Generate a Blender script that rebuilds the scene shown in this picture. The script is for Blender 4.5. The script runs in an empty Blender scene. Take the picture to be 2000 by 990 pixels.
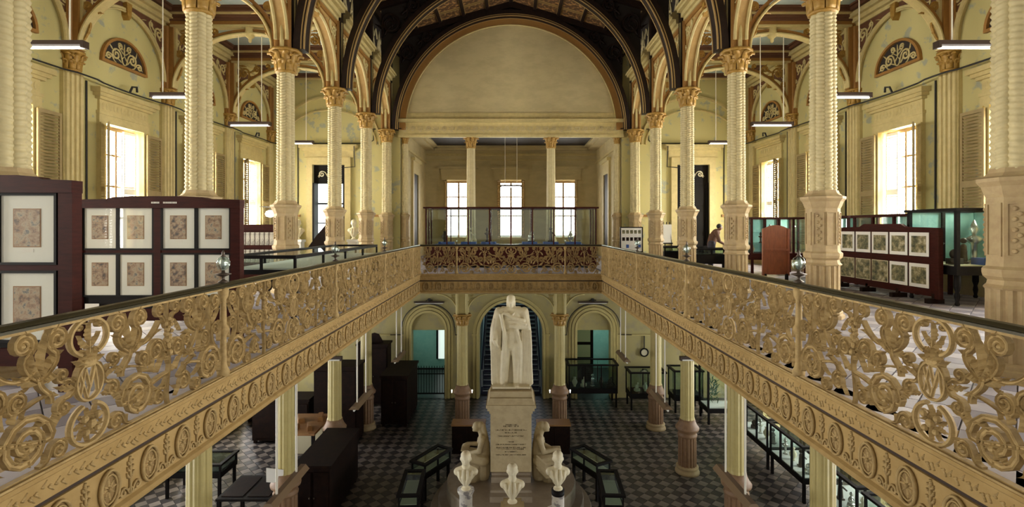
import bpy, math, random
from mathutils import Vector, Matrix
R = math.radians
PI = math.pi
scene = bpy.context.scene
col = scene.collection
# ------------------------------------------------------------------ camera, world, window and fill lights, exposure
cam_d = bpy.data.cameras.new('camera'); cam = bpy.data.objects.new('camera', cam_d); col.objects.link(cam)
cam_d.sensor_width = 36; cam_d.lens = 18.0; cam_d.shift_x = .001; cam_d.shift_y = -.026
cam_d.clip_start = .05; cam_d.clip_end = 200
cam.location = (0, 0, 1.6); cam.rotation_euler = (R(90), 0, 0)
scene.camera = cam
scene.view_settings.view_transform = 'Standard'
scene.view_settings.look = 'None'
scene.view_settings.gamma = 1
scene.view_settings.use_curve_mapping = False
scene.view_settings.exposure = 0.84
wd = bpy.data.worlds.new('sky'); scene.world = wd; wd.use_nodes = True
wd.node_tree.nodes['Background'].inputs[0].default_value = (1.0, .93, .80, 1)
wd.node_tree.nodes['Background'].inputs[1].default_value = 0.30
# the building's grid: nave centre X=0, gallery floor Z=0, lower floor Z=ZL
A, B, W, ZL, D = 5.54, 3.08, 10.86, -6.1, 3.497
def YN(n): return 2.103 + D * n
YE = YN(6)                    # end wall
def day_or_fill_light(loc, rot, sx, sy, power, c=(1, .975, .92)):
    l = bpy.data.lights.new('window_daylight', 'AREA'); l.shape = 'RECTANGLE'; l.size = sx; l.size_y = sy
    l.energy = power; l.color = c
    o = bpy.data.objects.new('window_daylight', l); col.objects.link(o); o.location = loc; o.rotation_euler = rot; o.visible_camera = True
    return o
WIN_P = 560
for s in (-1, 1):
    for n in range(-1, 6):
        yc = YN(n) + D / 2
        day_or_fill_light((s * (W + .62), yc, 2.65), (R(90), 0, R(90) * s), 1.5, 3.6, WIN_P * (1.0 if s < 0 else 1.15))
        day_or_fill_light((s * (W + .62), yc, -3.9), (R(90), 0, R(90) * s), 1.5, 2.9, 190 if s < 0 else 200, (.95, .97, 1))
for x in (-3.05, 0, 3.05):
    day_or_fill_light((x, 30.3, 2.7), (R(-90), 0, 0), 1.6, 3.2, 180)
day_or_fill_light((-8.9, 25.6, 2.2), (R(-90), 0, 0), 2.4, 4.2, 110, (.9, 1, .95))
day_or_fill_light((0, 31.3, -1.9), (R(-60), 0, 0), 2.4, 1.6, 60, (.75, .85, 1))  # unseen fill light added at the stair top; no window stands there

# ------------------------------------------------------------------ materials
MATS = {}
def mat(name, c, rough=.6, metal=0, c2=None, scale=6, fac=.5, bump=0, bscale=20, spec=.5, lo=.42, hi=.62, stretch=None):
    m = bpy.data.materials.new(name); m.use_nodes = True; nt = m.node_tree
    b = nt.nodes['Principled BSDF']
    b.inputs['Base Color'].default_value = (*c, 1); b.inputs['Roughness'].default_value = rough
    b.inputs['Metallic'].default_value = metal; b.inputs['Specular IOR Level'].default_value = spec
    if c2 or bump:
        tc = nt.nodes.new('ShaderNodeTexCoord'); out = tc.outputs['Object']
        if stretch:
            mp = nt.nodes.new('ShaderNodeMapping'); mp.inputs['Scale'].default_value = stretch
            nt.links.new(out, mp.inputs[0]); out = mp.outputs[0]
    if c2:
        n = nt.nodes.new('ShaderNodeTexNoise'); n.inputs['Scale'].default_value = scale; n.inputs['Detail'].default_value = 5
        n.inputs['Roughness'].default_value = .65
        nt.links.new(out, n.inputs['Vector'])
        r = nt.nodes.new('ShaderNodeValToRGB'); r.color_ramp.elements[0].position = lo; r.color_ramp.elements[1].position = hi
        c3 = tuple(c[i] * (1 - fac) + c2[i] * fac for i in range(3))
        r.color_ramp.elements[0].color = (*c, 1); r.color_ramp.elements[1].color = (*c3, 1)
        nt.links.new(n.outputs['Fac'], r.inputs[0]); nt.links.new(r.outputs[0], b.inputs['Base Color'])
    if bump:
        n2 = nt.nodes.new('ShaderNodeTexNoise'); n2.inputs['Scale'].default_value = bscale; n2.inputs['Detail'].default_value = 4
        nt.links.new(out, n2.inputs['Vector'])
        bp = nt.nodes.new('ShaderNodeBump'); bp.inputs['Strength'].default_value = bump; bp.inputs['Distance'].default_value = .02
        nt.links.new(n2.outputs['Fac'], bp.inputs['Height']); nt.links.new(bp.outputs[0], b.inputs['Normal'])
    MATS[name] = m
    return m
def emit(name, c, st):
    m = bpy.data.materials.new(name); m.use_nodes = True; b = m.node_tree.nodes['Principled BSDF']
    b.inputs['Base Color'].default_value = (*c, 1); b.inputs['Emission Color'].default_value = (*c, 1)
    b.inputs['Emission Strength'].default_value = st; MATS[name] = m
def glassmat(name, tint, refl, rough=.02):
    m = bpy.data.materials.new(name); m.use_nodes = True; nt = m.node_tree
    nt.nodes.remove(nt.nodes['Principled BSDF']); o = nt.nodes['Material Output']
    t = nt.nodes.new('ShaderNodeBsdfTransparent'); t.inputs[0].default_value = (*tint, 1)
    g = nt.nodes.new('ShaderNodeBsdfGlossy'); g.inputs['Roughness'].default_value = rough
    f = nt.nodes.new('ShaderNodeLayerWeight'); f.inputs[0].default_value = .5
    pw = nt.nodes.new('ShaderNodeMath'); pw.operation = 'POWER'; pw.inputs[1].default_value = 4
    mu = nt.nodes.new('ShaderNodeMath'); mu.operation = 'MULTIPLY_ADD'; mu.inputs[1].default_value = .45 * refl; mu.inputs[2].default_value = .03 * refl
    x = nt.nodes.new('ShaderNodeMixShader')
    nt.links.new(f.outputs['Facing'], pw.inputs[0]); nt.links.new(pw.outputs[0], mu.inputs[0]); nt.links.new(mu.outputs[0], x.inputs[0])
    nt.links.new(t.outputs[0], x.inputs[1]); nt.links.new(g.outputs[0], x.inputs[2]); nt.links.new(x.outputs[0], o.inputs[0])
    MATS[name] = m
def printmat(name, cols, scale, seed):
    """flat printed picture: blotches of ink"""
    m = bpy.data.materials.new(name); m.use_nodes = True; nt = m.node_tree; b = nt.nodes['Principled BSDF']
    tc = nt.nodes.new('ShaderNodeTexCoord'); mp = nt.nodes.new('ShaderNodeMapping'); mp.inputs['Location'].default_value = (seed * 3.7, seed * 1.3, seed * 7.1)
    v = nt.nodes.new('ShaderNodeTexNoise'); v.inputs['Scale'].default_value = scale; v.inputs['Detail'].default_value = 6; v.inputs['Roughness'].default_value = .7
    nt.links.new(tc.outputs['Object'], mp.inputs[0]); nt.links.new(mp.outputs[0], v.inputs['Vector'])
    r = nt.nodes.new('ShaderNodeValToRGB'); e = r.color_ramp.elements
    e[0].position = .34; e[0].color = (*cols[0], 1); e[1].position = .66; e[1].color = (*cols[-1], 1)
    for i, c in enumerate(cols[1:-1]):
        q = e.new(.34 + .32 * (i + 1) / (len(cols) - 1)); q.color = (*c, 1)
    nt.links.new(v.outputs['Fac'], r.inputs[0]); nt.links.new(r.outputs[0], b.inputs['Base Color']); b.inputs['Roughness'].default_value = .5
    MATS[name] = m
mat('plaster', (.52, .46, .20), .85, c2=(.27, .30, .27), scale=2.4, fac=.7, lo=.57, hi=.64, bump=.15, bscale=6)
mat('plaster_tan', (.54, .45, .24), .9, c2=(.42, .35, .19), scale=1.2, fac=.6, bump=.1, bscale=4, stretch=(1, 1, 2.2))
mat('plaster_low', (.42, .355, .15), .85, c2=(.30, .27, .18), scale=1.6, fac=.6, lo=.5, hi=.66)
mat('plaster_green', (.21, .33, .28), .85, c2=(.29, .40, .34), scale=2, fac=.6)
mat('cream', (.56, .455, .20), .6, c2=(.38, .30, .125), scale=5, fac=.4)
mat('cream_shaft', (.58, .49, .265), .55, c2=(.40, .33, .17), scale=7, fac=.35)
mat('cream_low', (.52, .43, .165), .5, c2=(.40, .32, .12), scale=4, fac=.4)
mat('gold', (.33, .18, .03), .5, .1, c2=(.47, .29, .065), scale=14, fac=.6, spec=.5)
mat('brown_gold', (.33, .16, .035), .5, .1, c2=(.25, .12, .03), scale=6, fac=.5)
mat('ochre_arch', (.47, .30, .10), .6, 0, c2=(.36, .21, .06), scale=5, fac=.5)
mat('ochre_band', (.36, .18, .04), .7, c2=(.30, .15, .035), scale=3, fac=.5)
mat('stone_pink', (.43, .32, .16), .65, c2=(.33, .22, .11), scale=9, fac=.5, bump=.1)
mat('stone_brown', (.26, .15, .075), .55, c2=(.18, .10, .05), scale=9, fac=.5)
mat('iron_tan', (.35, .242, .10), .72, 0, spec=.25, c2=(.19, .12, .045), scale=11, fac=.6, bump=.12, bscale=30)
mat('fascia_tan', (.33, .218, .082), .75, 0, spec=.25, c2=(.25, .155, .05), scale=5, fac=.6, bump=.1, bscale=25)
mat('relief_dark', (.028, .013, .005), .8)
mat('relief_ground', (.19, .115, .036), .8)
mat('rail_dark', (.045, .038, .018), .28, .4, spec=.6)
mat('wood_red', (.046, .009, .006), .5, spec=.10, c2=(.026, .006, .004), scale=5, fac=.8, stretch=(1, 1, 6))
mat('wood_back', (.24, .065, .02), .45, c2=(.16, .04, .014), scale=4, fac=.8, stretch=(6, 6, 1))
mat('wood_black', (.006, .0045, .004), .55, spec=.15)
mat('wood_dark', (.010, .0048, .0035), .6, spec=.12, c2=(.022, .009, .005), scale=6, fac=.6)
mat('wood_brown', (.30, .15, .05), .5, c2=(.2, .09, .03), scale=4, fac=.6, stretch=(1, 5, 1))
mat('truss', (.013, .0065, .005), .5, spec=.3, c2=(.026, .011, .007), scale=6, fac=.5)
mat('truss_line', (.34, .22, .08), .5)
mat('ceil_blue', (.36, .44, .42), .8, c2=(.44, .48, .42), scale=2, fac=.5)
mat('ceil_brown', (.13, .052, .022), .6, c2=(.09, .035, .016), scale=4, fac=.5)
mat('ceil_paint', (.10, .05, .022), .6, c2=(.55, .30, .10), scale=5.5, fac=.9, lo=.5, hi=.6)
mat('ceil_dark', (.018, .012, .009), .7)
mat('marble', (.80, .72, .50), .42, c2=(.66, .57, .37), scale=4, fac=.5)
mat('marble_grey', (.46, .37, .21), .6, c2=(.36, .28, .15), scale=5, fac=.6)
mat('marble_step', (.24, .19, .13), .5, c2=(.33, .27, .19), scale=3, fac=.6)
mat('marble_veined', (.62, .58, .50), .35, c2=(.22, .20, .2), scale=7, fac=.9, lo=.5, hi=.56)
mat('letter', (.10, .07, .03), .7)
mat('tile_dark', (.028, .024, .023), .36, c2=(.045, .038, .035), scale=3, fac=.6)
mat('tile_light', (.17, .14, .115), .36, c2=(.10, .082, .068), scale=3, fac=.6)
mat('grout', (.05, .045, .04), .7)
mat('tile_gal', (.36, .33, .35), .42, c2=(.28, .25, .28), scale=3, fac=.6)
mat('tile_gal_dark', (.20, .18, .21), .42, c2=(.2, .18, .2), scale=3, fac=.6)
mat('shutter', (.36, .27, .12), .6, c2=(.28, .2, .09), scale=4, fac=.5)
mat('frame_wood', (.30, .18, .07), .55)
mat('mat_board', (.74, .74, .68), .8)
mat('paper', (.74, .72, .66), .8)
mat('cable', (.012, .011, .010), .5)
mat('fixture', (.035, .018, .012), .45)
mat('fixture_tan', (.20, .13, .07), .5)
mat('rod', (.70, .66, .55), .5)
mat('white_paint', (.85, .84, .78), .5)
mat('navy', (.018, .022, .05), .5)
mat('stair_edge', (.34, .38, .42), .45)
mat('case_cloth', (.035, .09, .30), .8)
mat('case_teal', (.34, .62, .58), .7, c2=(.22, .45, .44), scale=3, fac=.7)
mat('bronze', (.07, .05, .035), .4, .5)
mat('silver', (.55, .55, .5), .25, .8)
mat('linen', (.62, .56, .38), .8)
mat('leaf', (.03, .10, .03), .6)
mat('yellow_cloth', (.75, .62, .05), .8); mat('green_cloth', (.02, .35, .05), .8)
mat('skin', (.20, .10, .06), .6); mat('cloth_dark', (.05, .045, .06), .8); mat('cloth_brown', (.12, .055, .03), .8); mat('hair', (.01, .008, .006), .6)
emit('tube', (1, .98, .9), 1.0)
emit('lamp_glow', (1, .98, .9), 7)
emit('bulb', (1, .95, .85), 1.2)
emit('daylit_pane', (.9, 1, .92), .4)
glassmat('glass', (.93, .97, .95), 1.6)
glassmat('glass_dark', (.80, .88, .86), 2.0)
glassmat('glass_clear', (.98, .98, .97), .4)
for i in range(4):
    printmat('miniature_%d' % i, [(.02, .018, .022), (.10, .075, .06), (.30, .19, .12), (.42, .33, .22), (.10, .11, .12)][(i % 2):], 15, i)
    printmat('etching_%d' % i, [(.02, .024, .014), (.10, .10, .045), (.26, .22, .11), (.55, .5, .34)], 7, i + 5)
printmat('photo_row', [(.04, .04, .04), (.5, .48, .42), (.7, .68, .6)], 9, 12)

# ------------------------------------------------------------------ mesh helpers
class MB:
    def __init__(s): s.v = []; s.f = []
    def add(s, v, f):
        k = len(s.v); s.v += [tuple(p) for p in v]; s.f += [tuple(i + k for i in q) for q in f]; return s
    def box(s, x0, x1, y0, y1, z0, z1):
        v = [(x, y, z) for x in (x0, x1) for y in (y0, y1) for z in (z0, z1)]
        return s.add(v, [(0, 1, 3, 2), (4, 6, 7, 5), (0, 4, 5, 1), (2, 3, 7, 6), (0, 2, 6, 4), (1, 5, 7, 3)])
    def lathe(s, prof, seg=16, c=(0, 0, 0), rot=0, mod=None):
        v = []; f = []
        for r, z in prof:
            for i in range(seg):
                a = 2 * PI * i / seg + rot; rr = r * (mod(a, z) if mod else 1)
                v.append((c[0] + rr * math.cos(a), c[1] + rr * math.sin(a), c[2] + z))
        m = len(prof)
        for j in range(m - 1):
            for i in range(seg):
                k = (i + 1) % seg; f.append((j * seg + i, j * seg + k, (j + 1) * seg + k, (j + 1) * seg + i))
        f.append(tuple(range(seg - 1, -1, -1))); f.append(tuple((m - 1) * seg + i for i in range(seg)))
        return s.add(v, f)
    def sweep(s, path, N, ws, hs, k=4, closed=False):
        """section of k points (4 = rectangle) swept on a path lying in a plane of normal N; ws in plane, hs along N"""
        N = Vector(N).normalized(); P = [Vector(p) for p in path]; n = len(P)
        if not hasattr(ws, '__len__'): ws = [ws] * n
        if not hasattr(hs, '__len__'): hs = [hs] * n
        if k == 'flute': sec = [(-.5, .5), (-.5, -.35), (-.34, -.5), (-.16, -.2), (.16, -.2), (.34, -.5), (.5, -.35), (.5, .5)]
        elif k == 'ridge': sec = [(-.5, .25), (0, -.5), (.5, .25), (0, .5)]
        elif k == 4: sec = [(-.5, -.5), (.5, -.5), (.5, .5), (-.5, .5)]
        else: sec = [(.5 * math.cos(2 * PI * i / k), .5 * math.sin(2 * PI * i / k)) for i in range(k)]
        k = len(sec); v = []; f = []
        for i in range(n):
            if closed: T = P[(i + 1) % n] - P[i - 1]
            else: T = P[min(i + 1, n - 1)] - P[max(i - 1, 0)]
            if T.length < 1e-9: T = Vector((1, 0, 0))
            S = N.cross(T.normalized())
            if S.length < 1e-6: S = N.orthogonal()
            S.normalize()
            for a, b in sec: v.append(P[i] + S * (a * ws[i]) + N * (b * hs[i]))
        m = n if closed else n - 1
        for j in range(m):
            j2 = (j + 1) % n
            for i in range(k):
                i2 = (i + 1) % k; f.append((j * k + i, j * k + i2, j2 * k + i2, j2 * k + i))
        if not closed:
            f.append(tuple(range(k - 1, -1, -1))); f.append(tuple((n - 1) * k + i for i in range(k)))
        return s.add(v, f)
    def tube(s, path, r, k=6):
        P = [Vector(p) for p in path]; n = len(P)
        rs = r if hasattr(r, '__len__') else [r] * n
        v = []; f = []; U = None
        for i in range(n):
            T = (P[min(i + 1, n - 1)] - P[max(i - 1, 0)]).normalized()
            if U is None: U = T.orthogonal()
            U = U - T * U.dot(T)
            if U.length < 1e-6: U = T.orthogonal()
            U.normalize(); V = T.cross(U)
            for q in range(k):
                a = 2 * PI * q / k; v.append(P[i] + (U * math.cos(a) + V * math.sin(a)) * rs[i])
        for j in range(n - 1):
            for q in range(k):
                q2 = (q + 1) % k; f.append((j * k + q, j * k + q2, (j + 1) * k + q2, (j + 1) * k + q))
        f.append(tuple(range(k - 1, -1, -1))); f.append(tuple((n - 1) * k + q for q in range(k)))
        return s.add(v, f)
    def ell(s, c, r, seg=14, rings=8, M=None):
        v = []; f = []
        if not hasattr(r, '__len__'): r = (r, r, r)
        for j in range(rings + 1):
            t = PI * j / rings; rr = max(math.sin(t), .02)
            for i in range(seg):
                a = 2 * PI * i / seg; p = Vector((r[0] * rr * math.cos(a), r[1] * rr * math.sin(a), -r[2] * math.cos(t)))
                if M: p = M @ p
                v.append(p + Vector(c))
        for j in range(rings):
            for i in range(seg):
                k = (i + 1) % seg; f.append((j * seg + i, j * seg + k, (j + 1) * seg + k, (j + 1) * seg + i))
        f.append(tuple(range(seg - 1, -1, -1))); f.append(tuple(rings * seg + i for i in range(seg)))
        return s.add(v, f)
    def cap(s, p0, p1, r0, r1=None, k=10):
        """rounded tapered limb"""
        r1 = r0 if r1 is None else r1; a = Vector(p0); b = Vector(p1); d = (b - a)
        if d.length < 1e-6: return s.ell(p0, r0)
        u = d.normalized(); pts = []; rs = []
        for t in (-90, -60, -30): pts.append(a + u * (r0 * math.sin(R(t)))); rs.append(max(r0 * math.cos(R(t)), .004))
        pts += [a, b]; rs += [r0, r1]
        for t in (30, 60, 90): pts.append(b + u * (r1 * math.sin(R(t)))); rs.append(max(r1 * math.cos(R(t)), .004))
        return s.tube(pts, rs, k)
    def chain(s, pts, rs, k=10):
        for i in range(len(pts) - 1): s.cap(pts[i], pts[i + 1], rs[i], rs[i + 1], k)
        return s
    def poly(s, pts, d):
        """extrude a planar polygon by the vector d"""
        n = len(pts); d = Vector(d); v = [Vector(p) for p in pts]; v = v + [p + d for p in v]
        return s.add(v, [tuple(range(n - 1, -1, -1)), tuple(range(n, 2 * n))] + [(i, (i + 1) % n, n + (i + 1) % n, n + i) for i in range(n)])
    def strip(s, lo, hi, d):
        """wall between two point rows of equal length, extruded by d (spandrels, lunettes)"""
        for i in range(len(lo) - 1): s.poly([lo[i], lo[i + 1], hi[i + 1], hi[i]], d)
        return s
    def mapped(s, fn): s.v = [tuple(fn(*p)) for p in s.v]; return s
    def join(s, o, fn=None):
        return s.add([fn(*p) for p in o.v] if fn else o.v, o.f)
def me(name, mb, m, smooth=False):
    d = bpy.data.meshes.new(name); d.from_pydata(mb.v, [], mb.f); d.materials.append(MATS[m])
    if smooth: d.polygons.foreach_set('use_smooth', [True] * len(d.polygons))
    d.update(); return d
def ob(name, data, parent=None, loc=(0, 0, 0), rot=(0, 0, 0), sc=(1, 1, 1)):
    o = bpy.data.objects.new(name, data); col.objects.link(o); o.location = loc; o.rotation_euler = rot; o.scale = sc
    if parent: o.parent = parent
    return o
def mo(name, mb, m, parent=None, smooth=False, **k): return ob(name, me(name, mb, m, smooth), parent, **k)
def tag(o, label, cat, group=None):
    o['label'] = label; o['category'] = cat
    if group: o['group'] = group
    return o
def thing(name, label, cat, loc=(0, 0, 0), rot=(0, 0, 0), group=None, sc=(1, 1, 1)):
    return tag(ob(name, None, None, loc, rot, sc), label, cat, group)
def struct(name, mb, m, **k):
    o = mo(name, mb, m, **k); o['kind'] = 'structure'; return o
def sroot(name, loc=(0, 0, 0)):
    o = ob(name, None, None, loc); o['kind'] = 'structure'; return o
def copy_tree(o, parent=None):
    c = o.copy(); col.objects.link(c); c.parent = parent
    for ch in list(o.children): copy_tree(ch, c)
    return c
def arc(c, r, a0, a1, n=16, ry=None):
    ry = r if ry is None else ry
    return [(c[0] + r * math.cos(R(a0 + (a1 - a0) * i / n)), c[1] + ry * math.sin(R(a0 + (a1 - a0) * i / n))) for i in range(n + 1)]
def spiral(c, r0, r1, a0, a1, n=18):
    return [(c[0] + (r0 + (r1 - r0) * i / n) * math.cos(R(a0 + (a1 - a0) * i / n)), c[1] + (r0 + (r1 - r0) * i / n) * math.sin(R(a0 + (a1 - a0) * i / n))) for i in range(n + 1)]
def bez(p0, p1, p2, p3, n=10):
    o = []
    for i in range(n + 1):
        t = i / n; u = 1 - t
        o.append(tuple(u**3 * p0[k] + 3 * u * u * t * p1[k] + 3 * u * t * t * p2[k] + t**3 * p3[k] for k in range(2)))
    return o
def lin(a, b, n): return [a + (b - a) * i / (n - 1) for i in range(n)]
# flat ornament drawn in (u, v), thickness along the third axis
def rib(mb, pts, w0, w1=None, dep=.035, k=6):
    w1 = w0 if w1 is None else w1
    mb.sweep([(p[0], 0, p[1]) for p in pts], (0, 1, 0), lin(w0, w1, len(pts)), dep, k)
def scroll(mb, c, r, a0, turns, w, dep, sgn=1, tail=None, leaves=True):
    """fluted volute winding in to a round eye; tail = a Bezier leading up to its start, with leaves curling off its back"""
    sp = spiral(c, r, r * .22, a0, a0 + sgn * 360 * turns, 20)
    if tail:
        t = R(a0 + sgn * 90); p = sp[0]; L = .55 * math.dist(tail, p)
        b = bez(tail, ((tail[0] + p[0]) / 2, tail[1]), (p[0] - math.cos(t) * L, p[1] - math.sin(t) * L), p, 8)
        sp = b[:-1] + sp
    n = len(sp); rib_w = [w * (.5 + .7 * math.sin(PI * min(1, (i + 2) / n * .8))) for i in range(n)]
    mb.sweep([(p[0], 0, p[1]) for p in sp], (0, 1, 0), rib_w, dep, 'flute')
    e = sp[-1]; mb.ell((e[0], 0, e[1]), (w * .62, dep * .75, w * .62), 8, 5)
    if leaves:
        for q, k in ((.12, 1), (.30, -1), (.42, 1)):
            i = int(q * n); p, p2 = sp[i], sp[i + 1]; ta = math.degrees(math.atan2(p2[1] - p[1], p2[0] - p[0]))
            leaf(mb, p, ta - sgn * (28 if k > 0 else -20), r * (.95 if k > 0 else .6), w * 1.15, dep * .95, -.45 * sgn * k)
def leaf(mb, p, ang, L, w, dep, curl=.3):
    """lobed leaf with a raised rib"""
    a = R(ang); d = (math.cos(a), math.sin(a)); nrm = (-d[1], d[0]); pts = []; n = 12
    for i in range(n + 1):
        t = i / n; pts.append((p[0] + d[0] * L * t + nrm[0] * curl * L * t * t, p[1] + d[1] * L * t + nrm[1] * curl * L * t * t))
    ws = [w * max(.07, math.sin(PI * min(1, (i / n) ** .75 * .93 + .06))) * (1.12 if i % 3 else .72) for i in range(n + 1)]
    mb.sweep([(q[0], 0, q[1]) for q in pts], (0, 1, 0), ws, dep, 'ridge')
def sculpt(parts, voxel, smooth=2):
    """one continuous carved surface from overlapping volumes"""
    d = bpy.data.meshes.new('carving'); d.from_pydata(parts.v, [], parts.f); d.update()
    o = bpy.data.objects.new('carving', d); col.objects.link(o)
    m = o.modifiers.new('r', 'REMESH'); m.mode = 'VOXEL'; m.voxel_size = voxel; m.use_smooth_shade = True
    if smooth:
        q = o.modifiers.new('s', 'SMOOTH'); q.iterations = smooth; q.factor = .5
    dg = bpy.context.evaluated_depsgraph_get(); dg.update()
    r = bpy.data.meshes.new_from_object(o.evaluated_get(dg)); bpy.data.objects.remove(o); bpy.data.meshes.remove(d)
    r.polygons.foreach_set('use_smooth', [True] * len(r.polygons)); return r
def setmat(d, m):
    d.materials.clear(); d.materials.append(MATS[m]); return d
# ------------------------------------------------------------------ floors
random.seed(7)
floor = struct('floor', MB().box(-W, W, -2, 33, ZL - .25, ZL - .022), 'grout')
def tiles(x0, x1, y0, y1, t, z, h=.02):
    """diagonal chequer: list of (centre, parity)"""
    out = []; q = t / math.sqrt(2) * 2; n = int((x1 - x0) / q) + 2; m = int((y1 - y0) / q * 2) + 2
    for j in range(m):
        for i in range(n):
            x = x0 + (i + (.5 if j % 2 else 0)) * q; y = y0 + j * q / 2
            if x0 <= x <= x1 and y0 <= y <= y1: out.append((x, y, z, (j % 2)))
    return out
def tile_mb(mb, x, y, z, t, h=.02):
    r = t / math.sqrt(2) - .006
    mb.add([(x - r, y, z - h), (x, y - r, z - h), (x + r, y, z - h), (x, y + r, z - h),
            (x - r + .004, y, z), (x, y - r + .004, z), (x + r - .004, y, z), (x, y + r - .004, z)],
           [(4, 5, 6, 7), (0, 1, 5, 4), (1, 2, 6, 5), (2, 3, 7, 6), (3, 0, 4, 7)])
T = tiles(-W + .2, W - .2, 8.5, YE - .2, .27, ZL)
T.sort(key=lambda p: (0 if 2.75 < p[0] < 6.1 and 13.6 < p[1] else 1, p[1]))
tm = MB(); tile_mb(tm, 0, 0, 0, .27); tmd = [me('tile', tm, 'tile_light'), me('tile', tm, 'tile_dark')]
for x, y, z, p in T[:296]: ob('tile', tmd[p], floor, (x, y, z + random.uniform(-.0015, .0015)))
for p, m in ((0, 'tile_light'), (1, 'tile_dark')):
    b = MB()
    for x, y, z, q in T[296:]:
        if q == p: tile_mb(b, x, y, z, .27)
    o = mo('floor_tiles', b, m, floor); o['kind'] = 'stuff'
struct('floor_stair_hall', MB().box(-W, W, YE - .2, 33, ZL - .022, ZL), 'tile_dark')
def gallery(name, x0, x1, y0, y1):
    f = struct(name, MB().box(x0, x1, y0, y1, -.56, -.022), 'tile_gal_dark')
    T2 = tiles(x0 + .17, x1 - .17, y0 + .17, y1 - .17, .32, 0)
    for p, m in ((0, 'tile_gal'), (1, 'tile_gal_dark')):
        b = MB()
        for x, y, z, q in T2:
            if q == p: tile_mb(b, x, y, z, .32)
        o = mo('floor_tiles', b, m, f); o['kind'] = 'stuff'
    b = MB()
    for (p0, p1, q0, q1) in ((x0, x1, y0, y0 + .17), (x0, x1, y1 - .17, y1), (x0, x0 + .17, y0 + .17, y1 - .17), (x1 - .17, x1, y0 + .17, y1 - .17)):
        b.box(p0, p1, q0, q1, -.022, .0)
    mo('floor_border', b, 'tile_gal', f)
YR = 17.25                      # far balustrade
gallery('floor_gallery_left', -W, -B - .07, -2, YE)
gallery('floor_gallery_right', B + .07, W, -2, YE)
gallery('floor_gallery_far', -B - .07, B + .07, YR + .07, YE)
gallery('floor_alcove', -4.95, 4.95, YE, 30.0)
struct('floor_gallery_near', MB().box(-B, B, -2, .5, -.56, 0), 'tile_gal')

# ------------------------------------------------------------------ gallery edge (fascia) with medallions
PROF = [(-.45, -.005), (.05, -.005), (.06, -.03), (.03, -.05), (.02, -.195), (-.03, -.2), (-.03, -.238), (.0, -.243), (.0, -.565), (.03, -.585), (.045, -.61), (.03, -.635), (-.06, -.66), (-.45, -.66)]
def prof_run(L):
    b = MB(); n = len(PROF)
    v = [(0, -u, z) for u, z in PROF] + [(L, -u, z) for u, z in PROF]
    b.add(v, [(i, (i + 1) % n, n + (i + 1) % n, n + i) for i in range(n)] + [tuple(range(n)), tuple(range(2 * n - 1, n - 1, -1))]); return b
md = MB(); md.sweep([(x, -.012, y) for x, y in arc((0, 0), .092, 0, 360, 20, .142)[:-1]], (0, 1, 0), .022, .035, 6, True)
md.sweep([(x, -.008, y) for x, y in arc((0, 0), .074, 0, 360, 20, .108)[:-1]], (0, 1, 0), .010, .02, 4, True)
for k in range(8):
    a = 45 * k; leaf(md, (.012 * math.cos(R(a)), .012 * math.sin(R(a))), a, .062 if k % 2 else .085, .034, .03, .15)
md.ell((0, -.01, 0), (.018, .02, .018), 8, 5)
MED = me('medallion', md, 'iron_tan', True)
pm = MB()
rib(pm, [(0, -.14), (0, .13)], .022, .014, .03)
for sg in (-1, 1):
    for k, z in enumerate((-.02, .035, .085)): leaf(pm, (0, z), 90 - sg * 55, .06 - .008 * k, .028, .028, sg * .4)
    scroll(pm, (sg * .075, -.105), .035, 90, .9, .016, .028, -sg, (0, -.14))
    leaf(pm, (sg * .03, -.135), 90 - sg * 95, .09, .022, .024, sg * .2)
leaf(pm, (0, .1), 90, .06, .03, .03, 0)
PALM = me('palmette', pm, 'iron_tan', True)
gm = MB(); gm.poly([(x, 0, y) for x, y in arc((0, 0), .092, 0, 360, 20, .128)[:-1]], (0, -.006, 0)); GRD = me('medallion_ground', gm, 'relief_ground')
vn = MB()
for k in range(9):
    x = .05 * k; z = -.115 + .012 * math.sin(k * 1.4)
    leaf(vn, (x, z), 25 if k % 2 else -25, .055, .026, .022, .4 if k % 2 else -.4); vn.ell((x + .02, 0, z), (.011, .012, .011), 6, 4)
VINE = me('vine_relief', vn, 'iron_tan', True)
def fascia(name, loc, rz, L, first):
    f = struct(name, prof_run(L), 'fascia_tan', loc=loc, rot=(0, 0, rz))
    mo('shadow_groove', MB().box(0, L, .012, .0305, -.2375, -.2005), 'relief_dark', f)  # near-black strip paints the shadow gap into the fascia groove
    x = first; k = 0
    while x < L - .12:
        if x > .12:
            m = ob('medallion', MED, f, (x, -.004, -.405)); ob('medallion_ground', GRD, m, (0, .0035, 0))
            if x + .218 < L - .1: ob('palmette', PALM, f, (x + .2186, -.006, -.405))
            ob('vine_relief', VINE, f, (x - .2, -.026, 0))
        x += D / 8
    return f
fascia('trim_1', (-B, 1.0, 0), R(90), YR - 1.0, YN(1) - 1.0 - 6 * D / 8 + .06 - D / 8 * 0)
fascia('trim_2', (B, YR, 0), R(-90), YR - 1.0, .17)
fascia('trim_3', (-B, YR, 0), 0, 2 * B, .22)
# ------------------------------------------------------------------ side walls
WYB, WYE = YN(-1), YE + .5
def bays(): return [(n, YN(n) + D / 2) for n in range(-1, 6)]
wins = 0
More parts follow.
